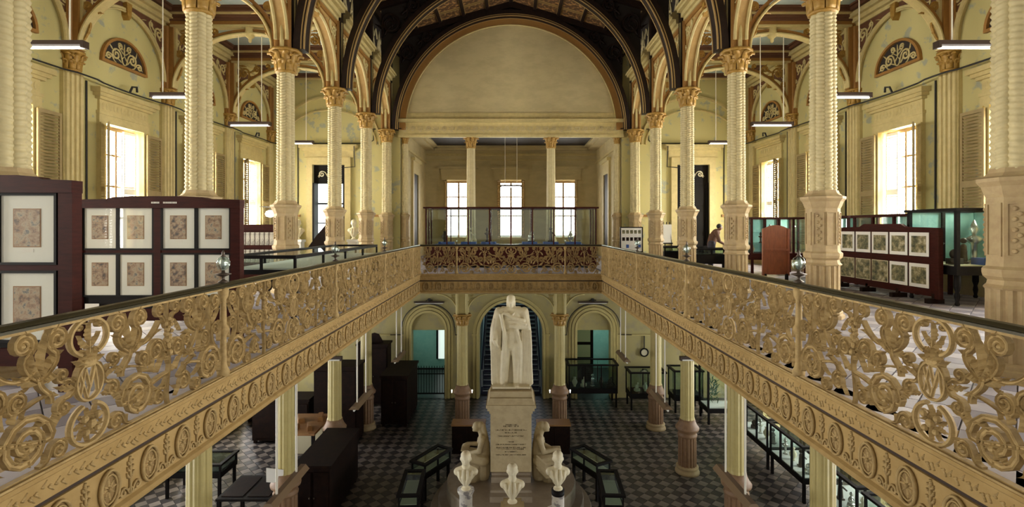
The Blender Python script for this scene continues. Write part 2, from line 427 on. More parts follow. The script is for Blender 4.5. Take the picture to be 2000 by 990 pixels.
# shared ornament meshes, drawn flat in (u, v) and turned onto the walls
sp = MB()
for sg in (1,):
    scroll(sp, (sg * 1.33, 7.50), .17, 180 if sg > 0 else 0, 1.3, .05, .04, -sg, (sg * 1.52, 6.95))
    scroll(sp, (sg * 1.0, 7.66), .085, 200 if sg > 0 else -20, 1.1, .035, .04, -sg, (sg * 1.2, 7.4))
    scroll(sp, (sg * 1.53, 7.08), .075, 90, 1.1, .032, .04, sg, (sg * 1.5, 6.7))
    scroll(sp, (sg * 1.55, 6.72), .05, 90, 1.1, .026, .04, -sg, (sg * 1.6, 6.4))
    leaf(sp, (sg * 1.42, 7.3), 90 + sg * 30, .26, .07, .04, .3 * sg); leaf(sp, (sg * 1.2, 7.5), 90 + sg * 60, .3, .06, .04, -.3 * sg)
    leaf(sp, (sg * 1.5, 7.6), 60 if sg > 0 else 120, .15, .06, .04); leaf(sp, (sg * .8, 7.7), 180 if sg > 0 else 0, .2, .04, .04)
SPAND = me('spandrel_scroll', sp, 'cream', True)
fg = MB()
for sg in (-1, 1):
    scroll(fg, (sg * .30, .27), .15, 90, 1.3, .042, .04, -sg, (0, .06)); scroll(fg, (sg * .57, .15), .09, 90, 1.2, .035, .04, -sg, (sg * .3, .05))
    scroll(fg, (sg * .17, .53), .085, 90, 1.2, .03, .04, sg, (0, .35)); leaf(fg, (sg * .42, .36), 90 - sg * 30, .2, .05, .04)
    leaf(fg, (sg * .1, .1), 90 - sg * 50, .22, .05, .04)
leaf(fg, (0, .3), 90, .35, .06, .04, 0)
FANG = me('fan_grille', fg, 'cream', True)
fanring = MB(); fanring.sweep([(x, 0, y) for x, y in arc((0, 0), .80, 0, 180, 20, .74)], (0, 1, 0), .07, .12)
fanring.box(-.84, .84, -.06, .06, -.05, .02); FANR = me('fan_frame', fanring, 'brown_gold')
fb = MB().poly([(x, -.01, y) for x, y in arc((0, 0), .78, 0, 180, 20, .72)], (0, .02, 0)); FANB = me('fan_back', fb, 'ceil_dark')
def capital_mb(r0, r1, h, n=8, half=False):
    b = MB(); b.lathe([(r0, 0), (r0 * 1.12, .02), (r0 * 1.12, .05), (r0, .07), (r0 * 1.02, h * .5), (r1 * .8, h * .82), (r1 * .9, h * .88)], 16)
    b.lathe([(r1 * .9, h * .86), (r1 * 1.03, h * .9), (r1 * 1.03, h), (r1 * .9, h)], 8, rot=PI / 8)
    for row, (z0, L, q) in enumerate(((.05, .42, r0), (.30 * h + .03, .46, r0 * 1.02))):
        for k in range(n):
            a = 2 * PI * (k + .5 * row) / n; d = Vector((math.cos(a), math.sin(a), 0)); pts = []; ws = []
            for i in range(8):
                t = i / 7; z = z0 + h * L * math.sin(t * PI * .62) * 1.02; rr = q * 1.04 + (r1 - r0) * (.15 + .5 * row) * t + .055 * max(0, t - .6) * 4 * (r1 / .37)
                pts.append(d * rr + Vector((0, 0, z))); ws.append(2 * PI * q / n * (.95, 1, 1.05, 1, .9, .75, .55, .3)[i])
            b.sweep(pts, d.cross(Vector((0, 0, 1))), [.035] * 8, ws, 4)
    for k in range(4):
        a = PI / 4 + PI / 2 * k; d = Vector((math.cos(a), math.sin(a), 0)); c = d * (r1 * .93) + Vector((0, 0, h * .76))
        pts = []
        for i in range(14):
            t = i / 13; an = PI * .5 + t * 4.2; rr = .085 * (1 - .75 * t) * (r1 / .37); pts.append(c + d * (rr * math.cos(an)) + Vector((0, 0, rr * math.sin(an))))
        b.sweep(pts, d.cross(Vector((0, 0, 1))), .03, .07, 4)
    return b
CAP_COL = me('capital', capital_mb(.215, .37, .57), 'gold', True)
CAP_PIL = me('capital', capital_mb(.17, .27, .5), 'gold', True)
CAP_LOW = me('capital', capital_mb(.21, .33, .45), 'gold', True)
CAP_SM = me('capital', capital_mb(.14, .24, .46), 'gold', True)
pl = MB().box(-.28, .28, -.10, .10, 0, 5.4)
for u in (-.2, -.07, .07, .2): pl.lathe([(.055, .9), (.055, 5.4)], 8, (u, -.11, 0))
pl.box(-.34, .34, -.16, .1, 0, .9); pl.box(-.38, .38, -.2, .1, .9, 1.0)
PILA = me('pilaster', pl, 'cream')
po = MB().box(-.2, .2, -.1, .1, 5.9, 7.86)
for u in (-.11, .11): po.lathe([(.05, 5.9), (.05, 7.86)], 8, (u, -.12, 0))
POST = me('wall_post', po, 'brown_gold')
arm = MB(); P = [(x, 0, y) for x, y in arc((0, 6.1), 1.56, 0, 180, 24)]
arm.sweep(P, (0, 1, 0), .07, .16); arm.sweep([(x, -.05, y) for x, y in arc((0, 6.1), 1.50, 0, 180, 24)], (0, 1, 0), .05, .08, 6)
ARM = me('arch_moulding', arm, 'cream')
key = MB().poly([(-.1, -.14, 7.86), (.1, -.14, 7.86), (.07, -.14, 7.5), (0, -.14, 7.38), (-.07, -.14, 7.5)], (0, .2, 0)); KEY = me('keystone', key, 'gold')
sb = MB(); lo = arc((0, 6.1), 1.6, 0, 180, 24); sb.strip([(x, -.02, z) for x, z in lo], [(x, -.02, 7.84) for x, z in lo], (0, .04, 0)); SPB = me('spandrel_ground', sb, 'ceil_brown')
ent = MB().box(-1.12, 1.12, -.26, 0, 5.12, 5.24).box(-1.05, 1.05, -.2, 0, 5.03, 5.12).box(-.98, .98, -.14, 0, 4.96, 5.03)
ent.box(-.9, .9, -.06, 0, 4.66, 4.96)
for k in range(13): ent.ell((-.78 + .13 * k, -.06, 4.81), (.05, .02, .09), 8, 5)
ent.box(-.95, .95, -.10, 0, 4.58, 4.66)
for sg in (-1, 1): ent.box(sg * .70, sg * .93, -.08, 0, .9, 4.36); ent.box(sg * .82, sg * .925, -.12, -.01, .905, 4.35)
ent.box(-.93, .93, -.08, 0, 4.36, 4.58); ent.box(-1.0, 1.0, -.2, 0, .8, .9)
ENT = me('window_surround', ent, 'cream')
wf = MB()
for sg in (-1, 1): wf.box(sg * .62, sg * .70, .2, .32, .9, 4.36)
wf.box(-.70, .70, .2, .32, 4.26, 4.36); wf.box(-.70, .70, .2, .32, .9, 1.0); wf.box(-.035, .035, .2, .30, 1.0, 4.26)
for z in (1.85, 2.72, 3.58): wf.box(-.62, .62, .215, .29, z - .025, z + .025)
WFR = me('window_frame', wf, 'frame_wood')
PANE = me('pane', MB().box(-.29, .29, -.004, .004, -.4, .4), 'glass_clear')
shm = MB()
for z0, z1 in ((.95, 2.6), (2.6, 4.3)):
    shm.box(0, .06, -.02, .02, z0, z1); shm.box(.56, .62, -.02, .02, z0, z1); shm.box(.06, .56, -.02, .02, z0, z0 + .08); shm.box(.06, .56, -.02, .02, z1 - .08, z1)
SHF = me('shutter', shm, 'shutter')
sl = MB()
for z0, z1 in ((.95, 2.6), (2.6, 4.3)):
    n = 20
    for k in range(n):
        z = z0 + .12 + (z1 - z0 - .24) * k / (n - 1); sl.poly([(.06, -.018, z - .022), (.06, -.012, z - .026), (.06, .018, z + .022), (.06, .012, z + .026)], (.5, 0, 0))
SLAT = me('slats', sl, 'shutter'); SLAT2 = me('slats', sl, 'white_paint'); SHF2 = me('shutter', shm, 'white_paint')
def wall_frame(s, y, x=W):           # local (u, -out, z) frame on a side wall
    return dict(loc=(s * x, y, 0), rot=(0, 0, R(90) if s < 0 else R(-90)))
for s, nm in ((-1, 'left'), (1, 'right')):
    b = MB(); x0, x1 = sorted((s * W, s * (W + .5)))
    for n, yc in bays():
        y0, y1 = yc - D / 2, yc + D / 2
        b.box(x0, x1, y0, yc - .7, ZL, 8.7).box(x0, x1, yc + .7, y1, ZL, 8.7)
        for z0, z1 in ((ZL, -5.3), (-2.5, .9), (4.36, 8.7)): b.box(x0, x1, yc - .7, yc + .7, z0, z1)
    b.box(x0, x1, YE, WYE, ZL, 8.7)
    wall = struct('wall_' + nm, b, 'plaster')
    # painted lower storey lining
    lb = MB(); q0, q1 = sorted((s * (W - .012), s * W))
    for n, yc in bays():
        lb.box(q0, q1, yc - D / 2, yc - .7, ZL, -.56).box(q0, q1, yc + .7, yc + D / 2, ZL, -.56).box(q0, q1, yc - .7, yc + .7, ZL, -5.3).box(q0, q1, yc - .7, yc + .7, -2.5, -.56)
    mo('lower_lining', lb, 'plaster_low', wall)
    for n, yc in bays():
        if n >= 0:
            fr = wall_frame(s, yc, W - .04)
            ob('spandrel_ground', SPB, wall, **fr); [ob('spandrel_scroll', SPAND, wall, **wall_frame(s, yc, W - .07), sc=(h, 1, 1)) for h in (1, -1)]
            ob('arch_moulding', ARM, wall, **wall_frame(s, yc, W - .06)); ob('keystone', KEY, wall, **wall_frame(s, yc, W - .04))
            for nmz, d_, x in (('fan_back', FANB, .015), ('fan_grille', FANG, .03), ('fan_frame', FANR, .03)):
                f2 = wall_frame(s, yc, W - x); f2['loc'] = (f2['loc'][0], yc, 6.06); ob(nmz, d_, wall, **f2)
            ob('window_surround', ENT, wall, **wall_frame(s, yc))
        wins += 1
        fr = wall_frame(s, yc); w_ = ob('window_%d' % wins, WFR, None, **fr); w_['kind'] = 'structure'
        for i in (-1, 1):
            for z in (1.42, 2.285, 3.15, 3.92): ob('pane', PANE, w_, (i * .32, .25, z))
        near = -1 if s < 0 else 1     # local u of the side nearer the camera
        # far leaf folded flat on the wall, near leaf standing out square into the room, inner leaf across half the opening
        for (u, o_, rz) in ((-near * .74, -.14, 0 if near < 0 else 180), (near * .72, -.14, -140 if near < 0 else -40), (-near * .63, .12, (176 if near < 0 else 4))):
            sh = ob('shutter', SHF2 if o_ > 0 else SHF, w_, (u, o_, 0), (0, 0, R(rz)), (.7 if o_ > 0 else 1, 1, 1)); ob('slats', SLAT2 if o_ > 0 else SLAT, sh)['kind'] = 'stuff'
        wins += 1
        lw = struct('window_%d' % wins, MB().box(-.7, -.64, .2, .3, -5.3, -2.5).box(.64, .7, .2, .3, -5.3, -2.5).box(-.64, .64, .2, .3, -2.58, -2.5).box(-.04, .04, .2, .3, -5.3, -2.58).box(-.64, .64, .2, .29, -3.6, -3.54), 'frame_wood', **fr)
    for n in range(0, 7):
        y = YN(n) if n < 6 else YE - .12
        ob('pilaster', PILA, wall, **wall_frame(s, y)); f2 = wall_frame(s, y, W - .06); f2['loc'] = (f2['loc'][0], y, 5.4)
        ob('capital', CAP_PIL, wall, **f2); ob('wall_post', POST, wall, **wall_frame(s, y))
    c0, c1 = sorted((s * (W - .1), s * W)); cz = MB().box(c0, c1, WYB, YE, 7.84, 7.95); c0, c1 = sorted((s * (W - .22), s * W)); cz.box(c0, c1, WYB, YE, 7.95, 8.08)
    c0, c1 = sorted((s * (W - .34), s * W)); cz.box(c0, c1, WYB, YE, 8.08, 8.2); mo('cornice', cz, 'cream', wall)
    # electric conduit strung along the wall
    cb = MB(); yy = [WYB + .3 * k for k in range(int((YE - WYB) / .3) + 1)]
    cb.tube([(s * (W - .28 if abs((y - 2.103) / D - round((y - 2.103) / D)) > .12 else W - .36), y, 5.33 + .012 * math.sin(y * 2.1)) for y in yy], .022, 6)
    for n, yc in bays():
        cb.tube([(s * (W - .03), yc - 1.28, 5.33), (s * (W - .03), yc - 1.27, .9)], .022, 6)
        cb.tube([(s * (W - .26), yc - .1, 5.34), (s * (W - .3), yc - .06, 5.5), (s * (W - .34), yc + .05, 5.52), (s * (W - .3), yc + .12, 5.4)], .03, 6)
    mo('conduit', cb, 'cable', wall)
    struct('baseboard_' + nm, MB().box(*sorted((s * (W - .14), s * W)), WYB, YE, 0, .7).box(*sorted((s * (W - .17), s * W)), WYB, YE, .7, .78), 'shutter')

# ------------------------------------------------------------------ aisle ceilings
AISLE = {}
for s, nm in ((-1, 'left'), (1, 'right')):
    x0, x1 = sorted((s * (A + .1), s * W))
    c = AISLE[s] = struct('ceiling_' + nm, MB().box(x0, x1, WYB, YE, 8.42, 8.6), 'ceil_blue')
    for n, yc in bays():
        y0, y1 = yc - D / 2, yc + D / 2; b = MB(); e = MB(); e2 = MB()
        for (m_, z0, z1, i0, i1) in ((e, 8.2, 8.27, 0, .27), (b, 8.27, 8.37, 0, .40), (e2, 8.37, 8.42, 0, .48)):
            m_.box(x0 + i0, x0 + i1, y0 + .1, y1 - .1, z0, z1).box(x1 - i1, x1 - i0, y0 + .1, y1 - .1, z0, z1)
            m_.box(x0 + i1, x1 - i1, y0 + .1, y0 + i1 - .1, z0, z1).box(x0 + i1, x1 - i1, y1 - i1 + .1, y1 - .1, z0, z1)
        mo('coffer_band', b, 'ceil_brown', c); mo('coffer_moulding', e, 'cream', c); mo('coffer_edge', e2, 'ceil_brown', c)

# ------------------------------------------------------------------ end wall, alcove, lunette
ew = MB()
for s in (-1, 1):
    for (xa, xb, za, zb) in ((5.0, 7.5, 0, 8.7), (8.95, W, 0, 8.7), (7.5, 8.95, 4.4, 8.7)):
        q0, q1 = sorted((s * xa, s * xb)); ew.box(q0, q1, YE, YE + .4, za, zb)
for x in (0,):
    ew.box(-5.0, 5.0, YE, YE + .4, 5.72, 12.2)
    for s in (-1, 1): q0, q1 = sorted((s * 5.0, s * A)); ew.box(q0, q1, YE, YE + .4, 8.7, 12.2)
end = struct('wall_far', ew, 'plaster')
lun = MB(); lo = [(x, YE - .02, z) for x, z in arc((0, 6.45), 4.72, 0, 180, 40, 4.32)]
lun.strip([(p[0], YE - .02, 6.45) for p in lo], lo, (0, .02, 0)); mo('lunette', lun, 'plaster_tan', end)
ob_ = MB(); ob_.sweep([(x, YE - .06, z) for x, z in arc((0, 5.95), 4.90, 0, 180, 48, 4.88)], (0, 1, 0), .34, .12); mo('arch_band', ob_, 'ochre_band', end)
lb = MB(); lb.sweep([(x, YE - .1, z) for x, z in arc((0, 6.0), 4.72, 3, 177, 48, 4.66)], (0, 1, 0), .05, .1, 6); mo('arch_bead', lb, 'cream', end)
etb = MB().box(-5.05, 5.05, YE - .16, YE, 5.62, 5.74).box(-5.05, 5.05, YE - .10, YE, 5.74, 6.28).box(-5.05, 5.05, YE - .28, YE, 6.28, 6.42).box(-5.0, 5.0, YE - .12, YE, 6.42, 6.47).box(-4.8, 4.8, YE - .08, YE, 6.47, 6.72)
mo('entablature', etb, 'cream', end)
fz = MB()
for k in range(28):
    x = -4.75 + k * 9.5 / 27; q = MB(); scroll(q, (0, 0), .12, 90 if k % 2 else -90, 1.2, .035, .03, 1 if k % 2 else -1, (-.2, -.05)); leaf(q, (.05, -.05), 60, .16, .05, .03)
    fz.join(q, lambda a, b_, c_: (a + x, b_ + YE - .105, c_ + 6.0))
mo('frieze_scroll', fz, 'plaster_tan', end, True)
for s in (-1, 1):
    q = MB(); X = s * 8.2; base = 5.3
    q.sweep([(x, YE - .04, z) for x, z in arc((X, base), 2.3, 0, 180, 30, 2.15)], (0, 1, 0), .09, .08)
    q.sweep([(x, YE - .03, z) for x, z in arc((X, base), 2.12, 0, 180, 30, 1.55)], (0, 1, 0), .06, .06); mo('blind_arch', q, 'cream', end)
    d = MB().box(X - 1.3, X + 1.3, YE - .24, YE, 5.14, 5.28).box(X - 1.2, X + 1.2, YE - .16, YE, 5.02, 5.14).box(X - 1.1, X + 1.1, YE - .06, YE, 4.72, 5.02).box(X - .99, X + .99, YE - .1, YE, 4.4, 4.72)
    for t in (-1, 1): d.box(*sorted((X + t * .725, X + t * .99)), YE - .1, YE, 0, 4.4)
    mo('door_surround', d, 'cream', end)
    mo('dado_rail', MB().box(*sorted((s * 5.6, s * 6.9)), YE - .06, YE, 2.05, 2.15).box(*sorted((s * 9.5, s * 10.5)), YE - .06, YE, 2.05, 2.15), 'brown_gold', end)
    cd = MB().tube([(s * 10.6, YE - .03, 5.36), (s * 6.4, YE - .03, 5.36), (s * 6.2, YE - .03, 5.5), (s * 6.2, YE - .03, 6.0), (s * 4.9, YE - .2, 6.0)], .022)
    cd.tube([(s * 9.6, YE - .03, 5.3), (s * 9.6, YE - .03, 2.2)], .02).tube([(s * 7.0, YE - .27, 5.2), (s * 7.0, YE - .12, 4.3), (s * 7.5, YE - .12, 4.25)], .02); mo('conduit', cd, 'cable', end)
    q = MB(); scroll(q, (-.35, 0), .13, 90, 1.2, .04, .04, 1, (0, -.15)); scroll(q, (.35, 0), .13, 90, 1.2, .04, .04, -1, (0, -.15)); leaf(q, (0, -.2), 90, .4, .08, .04, 0); leaf(q, (-.5, -.15), 60, .25, .06, .04); leaf(q, (.5, -.15), 120, .25, .06, .04)
    dr = MB().box(X - .725, X + .725, YE + .1, YE + .2, 3.55, 4.4)
    for t in (-1, 1): dr.box(*sorted((X + t * .6, X + t * .725)), YE + .06, YE + .22, 0, 3.6)
    if s > 0:
        dr.box(X - .6, X + .6, YE + .12, YE + .18, 0, 3.55)
        for t in (-1, 1):
            for z0, z1 in ((.2, 1.2), (1.4, 2.4), (2.6, 3.4)): dr.box(*sorted((X + t * .08, X + t * .52)), YE + .09, YE + .12, z0, z1)
    door = struct('door_%d' % (1 if s < 0 else 2), dr, 'wood_black')
    mo('transom_scroll', q, 'linen', door, True, loc=(X, YE + .08, 3.98))
    if s < 0:
        lf = MB().box(X - .6, X - .52, YE - .4, YE + .1, 0, 3.55); mo('door_leaf', lf, 'wood_black', door)
        mo('door_bars', MB().box(X - .6, X + .6, YE + .3, YE + .34, 2.62, 2.7).box(X - .6, X + .6, YE + .3, YE + .34, 1.75, 1.8), 'wood_black', door)
for s, nm in ((-1, 'left'), (1, 'right')):
    x0, x1 = sorted((s * 4.95, s * 5.15)); aw = MB().box(x0, x1, YE + .4, 30, 0, 6.1)
    al = struct('wall_alcove_' + nm, aw, 'plaster_tan')
    fr = dict(loc=(s * 4.95, 26.3, 0), rot=(0, 0, R(90) if s < 0 else R(-90)))
    mo('door_surround', MB().box(-1, 1, -.22, 0, 4.9, 5.05).box(-.85, .85, -.1, 0, 4.3, 4.9).box(-.85, -.6, -.1, 0, 0, 4.3).box(.6, .85, -.1, 0, 0, 4.3), 'cream', al, **fr)
    mo('door_leaf', MB().box(-.6, .6, -.04, 0, 0, 4.3), 'wood_black', al, **fr)
    mo('picture_rail', MB().box(*sorted((s * 4.87, s * 4.95)), YE + .4, 30, 5.25, 5.35), 'cream', al)
ab = MB()
for (xa, xb) in ((-5.15, -3.8), (-2.3, -.75), (.75, 2.3), (3.8, 5.15)): ab.box(xa, xb, 29.7, 30, 0, 6.1)
for xc in (-3.05, 0, 3.05): ab.box(xc - .75, xc + .75, 29.7, 30, 0, 1.0).box(xc - .75, xc + .75, 29.7, 30, 4.25, 6.1)
abw = struct('wall_alcove_far', ab, 'plaster_tan')
mo('picture_rail', MB().box(-4.95, 4.95, 29.6, 29.7, 5.72, 5.84).box(-4.95, 4.95, 29.64, 29.7, 5.45, 5.5), 'cream', abw)
for xc in (-3.05, 0, 3.05):
    mo('window_surround', MB().box(xc - 1.15, xc + 1.15, 29.44, 29.7, 4.95, 5.08).box(xc - 1.0, xc + 1.0, 29.6, 29.7, 4.6, 4.95).box(xc - .98, xc + .98, 29.56, 29.7, 4.3, 4.6), 'plaster_tan', abw)
    wins += 1
    w_ = struct('window_%d' % wins, MB().box(-.75, -.65, 0, .1, 1.0, 4.25).box(.65, .75, 0, .1, 1, 4.25).box(-.65, .65, 0, .1, 4.15, 4.25).box(-.05, .05, 0, .1, 1, 4.15).box(-.65, .65, .02, .09, 3.3, 3.37).box(-.65, .65, .02, .09, 2.2, 2.27), 'frame_wood', loc=(xc, 29.8, 0))
    for i in (-1, 1):
        for z in (1.6, 2.78, 3.76): ob('pane', PANE, w_, (i * .35, .06, z), (0, 0, 0), (1, 1, 1.3))
        sh = ob('shutter', SHF, w_, (i * .78, -.12, 0), (0, 0, R(-90 - 20 * i)), (.8, 1, 1)); ob('slats', SLAT, sh)['kind'] = 'stuff'
ac = struct('ceiling_alcove', MB().box(-5.15, 5.15, YE + .4, 30, 6.25, 6.4), 'ceil_dark')
b = MB()
for (i0, i1, z0, z1) in ((0, .5, 6.02, 6.14), (0, .75, 6.14, 6.25)):
    b.box(-4.95 + i0, -4.95 + i1, YE + .4, 30, z0, z1).box(4.95 - i1, 4.95 - i0, YE + .4, 30, z0, z1).box(-4.4, 4.4, YE + .4, YE + .9, z0, z1).box(-4.4, 4.4, 29.5 - i1 + .5, 30, z0, z1)
mo('cornice', b, 'plaster_tan', ac)
# ------------------------------------------------------------------ nave roof
CLER = {}
for s, nm in ((-1, 'left'), (1, 'right')):
    x0, x1 = sorted((s * A, s * (A + .1)))
    cl = CLER[s] = struct('wall_clerestory_' + nm, MB().box(x0, x1, WYB, YE, 8.3, 10.05), 'ceil_dark')
    for n in range(0, 6):
        q = MB(); yc = YN(n) + D / 2
        for k in (-1, 0, 1):
            u = k * 1.0
            rib(q, arc((u, 8.75), .34, 0, 180, 10), .06, .06, .08); rib(q, [(u - .34, 8.75), (u, 9.75)], .05, .03, .06); rib(q, [(u + .34, 8.75), (u, 9.75)], .05, .03, .06)
            leaf(q, (u, 8.85), 90, .55, .14, .06, 0); leaf(q, (u - .3, 9.3), 100, .4, .12, .06, .3); leaf(q, (u + .3, 9.3), 80, .4, .12, .06, -.3)
        mo('clerestory_tracery', q, 'plaster_tan', cl, True, loc=(s * (A - .03), yc, 0), rot=(0, 0, R(90)))
def roofz(x): return 11.62 - abs(x) * .29
cn = MB()
for s in (-1, 1): cn.poly([(0, WYB, 11.66), (s * (A + .2), WYB, roofz(A + .2) + .04), (s * (A + .2), WYB, roofz(A + .2) + .2), (0, WYB, 11.82)], (0, YE + .4 - WYB, 0))
nave = struct('ceiling_nave', cn, 'ceil_dark')
th = math.atan(.29)
pf = MB(); L_, M_ = .9, .98
pf.box(-.5, .5, -.53, -.46, -.03, .03).box(-.5, .5, .46, .53, -.03, .03).box(-.5, -.44, -.46, .46, -.03, .03).box(.44, .5, -.46, .46, -.03, .03); PFR = me('panel_moulding', pf, 'truss_line')
PPN = me('ceiling_panel', MB().box(-.44, .44, -.46, .46, -.012, .02), 'ceil_paint')
for n in range(1, 6):
    for s in (-1, 1):
        for i in range(5):
            for j in range(3):
                x = s * (.55 + i * 1.04); y = YN(n) + .62 + j * 1.13
                fr = dict(loc=(x, y, roofz(x) - .0), rot=(0, s * th, 0)); p = ob('ceiling_panel', PPN, nave, **fr); ob('panel_moulding', PFR, p)
        for i in range(6):
            x = s * (.03 + i * 1.04); b = MB().box(-.07, .07, YN(n), YN(n) + D, -.10, .05); mo('purlin', b, 'truss', nave, loc=(x, 0, roofz(x)), rot=(0, s * th, 0))
# ------------------------------------------------------------------ roof trusses
ORD = {6: 'against the end wall', 5: 'first before the end wall', 4: 'second from the end wall', 3: 'third from the end wall', 2: 'fourth from the end wall', 1: 'fifth from the end wall', 0: 'sixth from the end wall'}
rb = MB(); rb.sweep([(x, 0, z) for x, z in arc((0, 5.92), 5.16, 0, 180, 56)], (0, 1, 0), .26, .34); RIB = me('arch_rib', rb, 'truss')
rl = MB()
for r in (5.03, 5.10):
    for y in (-.15, .15): rl.sweep([(x, y, z) for x, z in arc((0, 5.92), r, 0, 180, 56)], (0, 1, 0), .03, .05)
RIBL = me('rib_line', rl, 'truss_line')
tr = MB()
for s in (-1, 1):
    tr.poly([(0, -.14, 11.6), (s * A, -.14, roofz(A)), (s * A, -.14, roofz(A) - .24), (0, -.14, 11.34)], (0, .28, 0))
RAFT = me('rafter', tr, 'truss')
tp = MB()
for s in (1,): tp.box(*sorted((s * (A - .22), s * (A - .02))), -.16, .16, 5.92, 10.05)
TPOST = me('truss_post', tp, 'truss')
tt = MB()
for s in (1,):
    for (x, z, r, a0) in ((4.6, 9.35, .38, 90), (3.75, 10.05, .26, 120), (3.0, 10.45, .16, 140)):
        scroll(tt, (s * x, z), r, a0 if s > 0 else 180 - a0, 1.4, .09, .08, s, (s * (x + .35), z - .5))
    leaf(tt, (s * 4.2, 9.7), 90 + s * 40, .6, .14, .08); leaf(tt, (s * 4.85, 8.9), 90 + s * 20, .5, .12, .08)
TTR = me('truss_scroll', tt, 'truss', True)
tg = MB()
for s in (-1, 1):
    lo = [(s * 5.3 * math.cos(R(a)), .06, 5.92 + 5.3 * math.sin(R(a))) for a in range(20, 91, 5)]
    tg.strip(lo, [(p[0], .06, max(roofz(p[0]) - .1, p[2])) for p in lo], (0, .04, 0))
TGR = me('truss_spandrel', tg, 'ceil_dark')
for n in range(0, 7):
    t = ob('roof_truss', RIB, nave, (0, YN(n) if n < 6 else YE - .28, 0))
    for nm, d_ in (('rib_line', RIBL), ('rafter', RAFT), ('truss_spandrel', TGR)): ob(nm, d_, t)
    for h in (1, -1): ob('truss_post', TPOST, t, sc=(h, 1, 1)); ob('truss_scroll', TTR, t, sc=(h, 1, 1))

# ------------------------------------------------------------------ columns
SIDE = {-1: 'in the miniatures gallery', 1: 'in the print screen gallery'}
SIDELOW = {-1: 'on the cabinet side', 1: 'on the long case side'}
def octa(prof): return MB().lathe(prof, 8, rot=PI / 8)
pd_ = octa([(.285, .92), (.30, .94), (.27, .97), (.26, 1.02), (.30, 1.06), (.31, 1.1), (.31, 1.14), (.275, 1.17), (.27, 1.22), (.27, 1.92), (.29, 1.96), (.32, 2.04), (.36, 2.09), (.36, 2.13), (.30, 2.15), (.26, 2.19), (.24, 2.24)])
PED = me('pedestal', pd_, 'stone_pink')
pn = MB()
for k in range(8):
    a = PI / 4 * k; d = Vector((math.cos(a), math.sin(a), 0)); e = Vector((-d.y, d.x, 0)); r = .27 * math.cos(PI / 8)
    def bx(u0, u1, z0, z1, t=.014):
        c = [d * r + e * u0, d * r + e * u1]; pn.poly([(*c[0].xy, z0), (*c[1].xy, z0), (*c[1].xy, z1), (*c[0].xy, z1)], d * t)
    bx(-.085, -.07, 1.28, 1.86); bx(.07, .085, 1.28, 1.86); bx(-.07, .07, 1.28, 1.295); bx(-.07, .07, 1.845, 1.86)
    if k % 2:
        for j in range(9): c = d * (r + .006) + e * (.02 if j % 2 else -.02); pn.ell((c.x, c.y, 1.34 + j * .057), (.026, .026, .026), 6, 4)
PNL = me('pedestal_panel', pn, 'stone_pink')
flu = lambda k, q: (lambda a, z: 1 - q * max(0, math.cos(k * a)) ** .6)
DRUM = me('fluted_drum', MB().lathe([(.265, .14), (.265, .92)], 96, mod=flu(16, .10)), 'stone_pink', False)
BASE = me('base_ring', octa([(.34, 0), (.34, .06), (.31, .08), (.31, .11), (.28, .14)]), 'stone_pink')
sh_ = MB().lathe([(.15, 2.2), (.14, 5.36)], 12)
NZ = 300
for c in range(8):
    a = PI / 4 * c; prof = []; v = []; f = []; kk = 10
    for j in range(NZ + 1):
        t = j / NZ; z = 2.22 + 3.14 * t; rc = .145 - .014 * t
        for i in range(kk):
            b_ = 2 * PI * i / kk; rr = .077 * (1 + .10 * math.sin(b_ * 1 * (1 if c % 2 else -1) + z * 92))
            v.append((rc * math.cos(a) + rr * math.cos(b_), rc * math.sin(a) + rr * math.sin(b_), z))
    for j in range(NZ):
        for i in range(kk): f.append((j * kk + i, j * kk + (i + 1) % kk, (j + 1) * kk + (i + 1) % kk, (j + 1) * kk + i))
    sh_.add(v, f)
SHAFT = me('twisted_shaft', sh_, 'cream_shaft', True)
up = MB().box(-.17, .17, -.19, .19, 5.92, 8.0)
for x in (-.15, .15):
    for y in (-.17, .17): up.lathe([(.06, 5.92), (.06, 8.0)], 8, (x, y, 0))
UPO = me('upper_post', up, 'brown_gold')
cs = MB()
for x, y in ((-.2, 0), (.2, 0), (0, -.21), (0, .21)): cs.lathe([(.05, 5.92), (.05, 8.0)], 8, (x, y, 0))
UCO = me('colonnette', cs, 'cream')
def upper_column(x, y, label, small=False):
    t = thing('gallery_column', label, 'column', (x, y, 0), group='upper gallery columns')
    for nm, d_ in (('base_ring', BASE), ('fluted_drum', DRUM), ('pedestal', PED), ('pedestal_panel', PNL), ('twisted_shaft', SHAFT)): ob(nm, d_, t)
    ob('capital', CAP_COL, t, (0, 0, 5.35))
    if not small: ob('upper_post', UPO, t); ob('colonnette', UCO, t)
    return t
for s in (-1, 1):
    for n in range(0, 7):
        upper_column(s * A, YN(n) if n < 6 else YE - .25, 'cream twisted column with pedestal %s, %s' % (SIDE[s], ORD[n]))
    t = ob('alcove_respond', SHAFT, end, (s * 4.82, YE + .2, 0), sc=(.75, .75, 1))
    for nm, d_ in (('base_ring', BASE), ('fluted_drum', DRUM), ('pedestal', PED)): ob(nm, d_, t)
    ob('capital', CAP_SM, t, (0, 0, 5.26))
    t = thing('alcove_column', 'slender cream column carrying the alcove beam, ' + ('miniatures gallery side' if s < 0 else 'print screen gallery side'), 'column', (s * 1.82, YE + .2, 0))
    ob('twisted_shaft', me('shaft', MB().lathe([(.26, 0), (.26, 1.0), (.24, 1.05), (.21, 1.1), (.19, 5.2)], 48, mod=flu(12, .07)), 'cream_shaft'), t)
    ob('capital', CAP_COL, t, (0, 0, 5.15), sc=(.9, .9, 1))
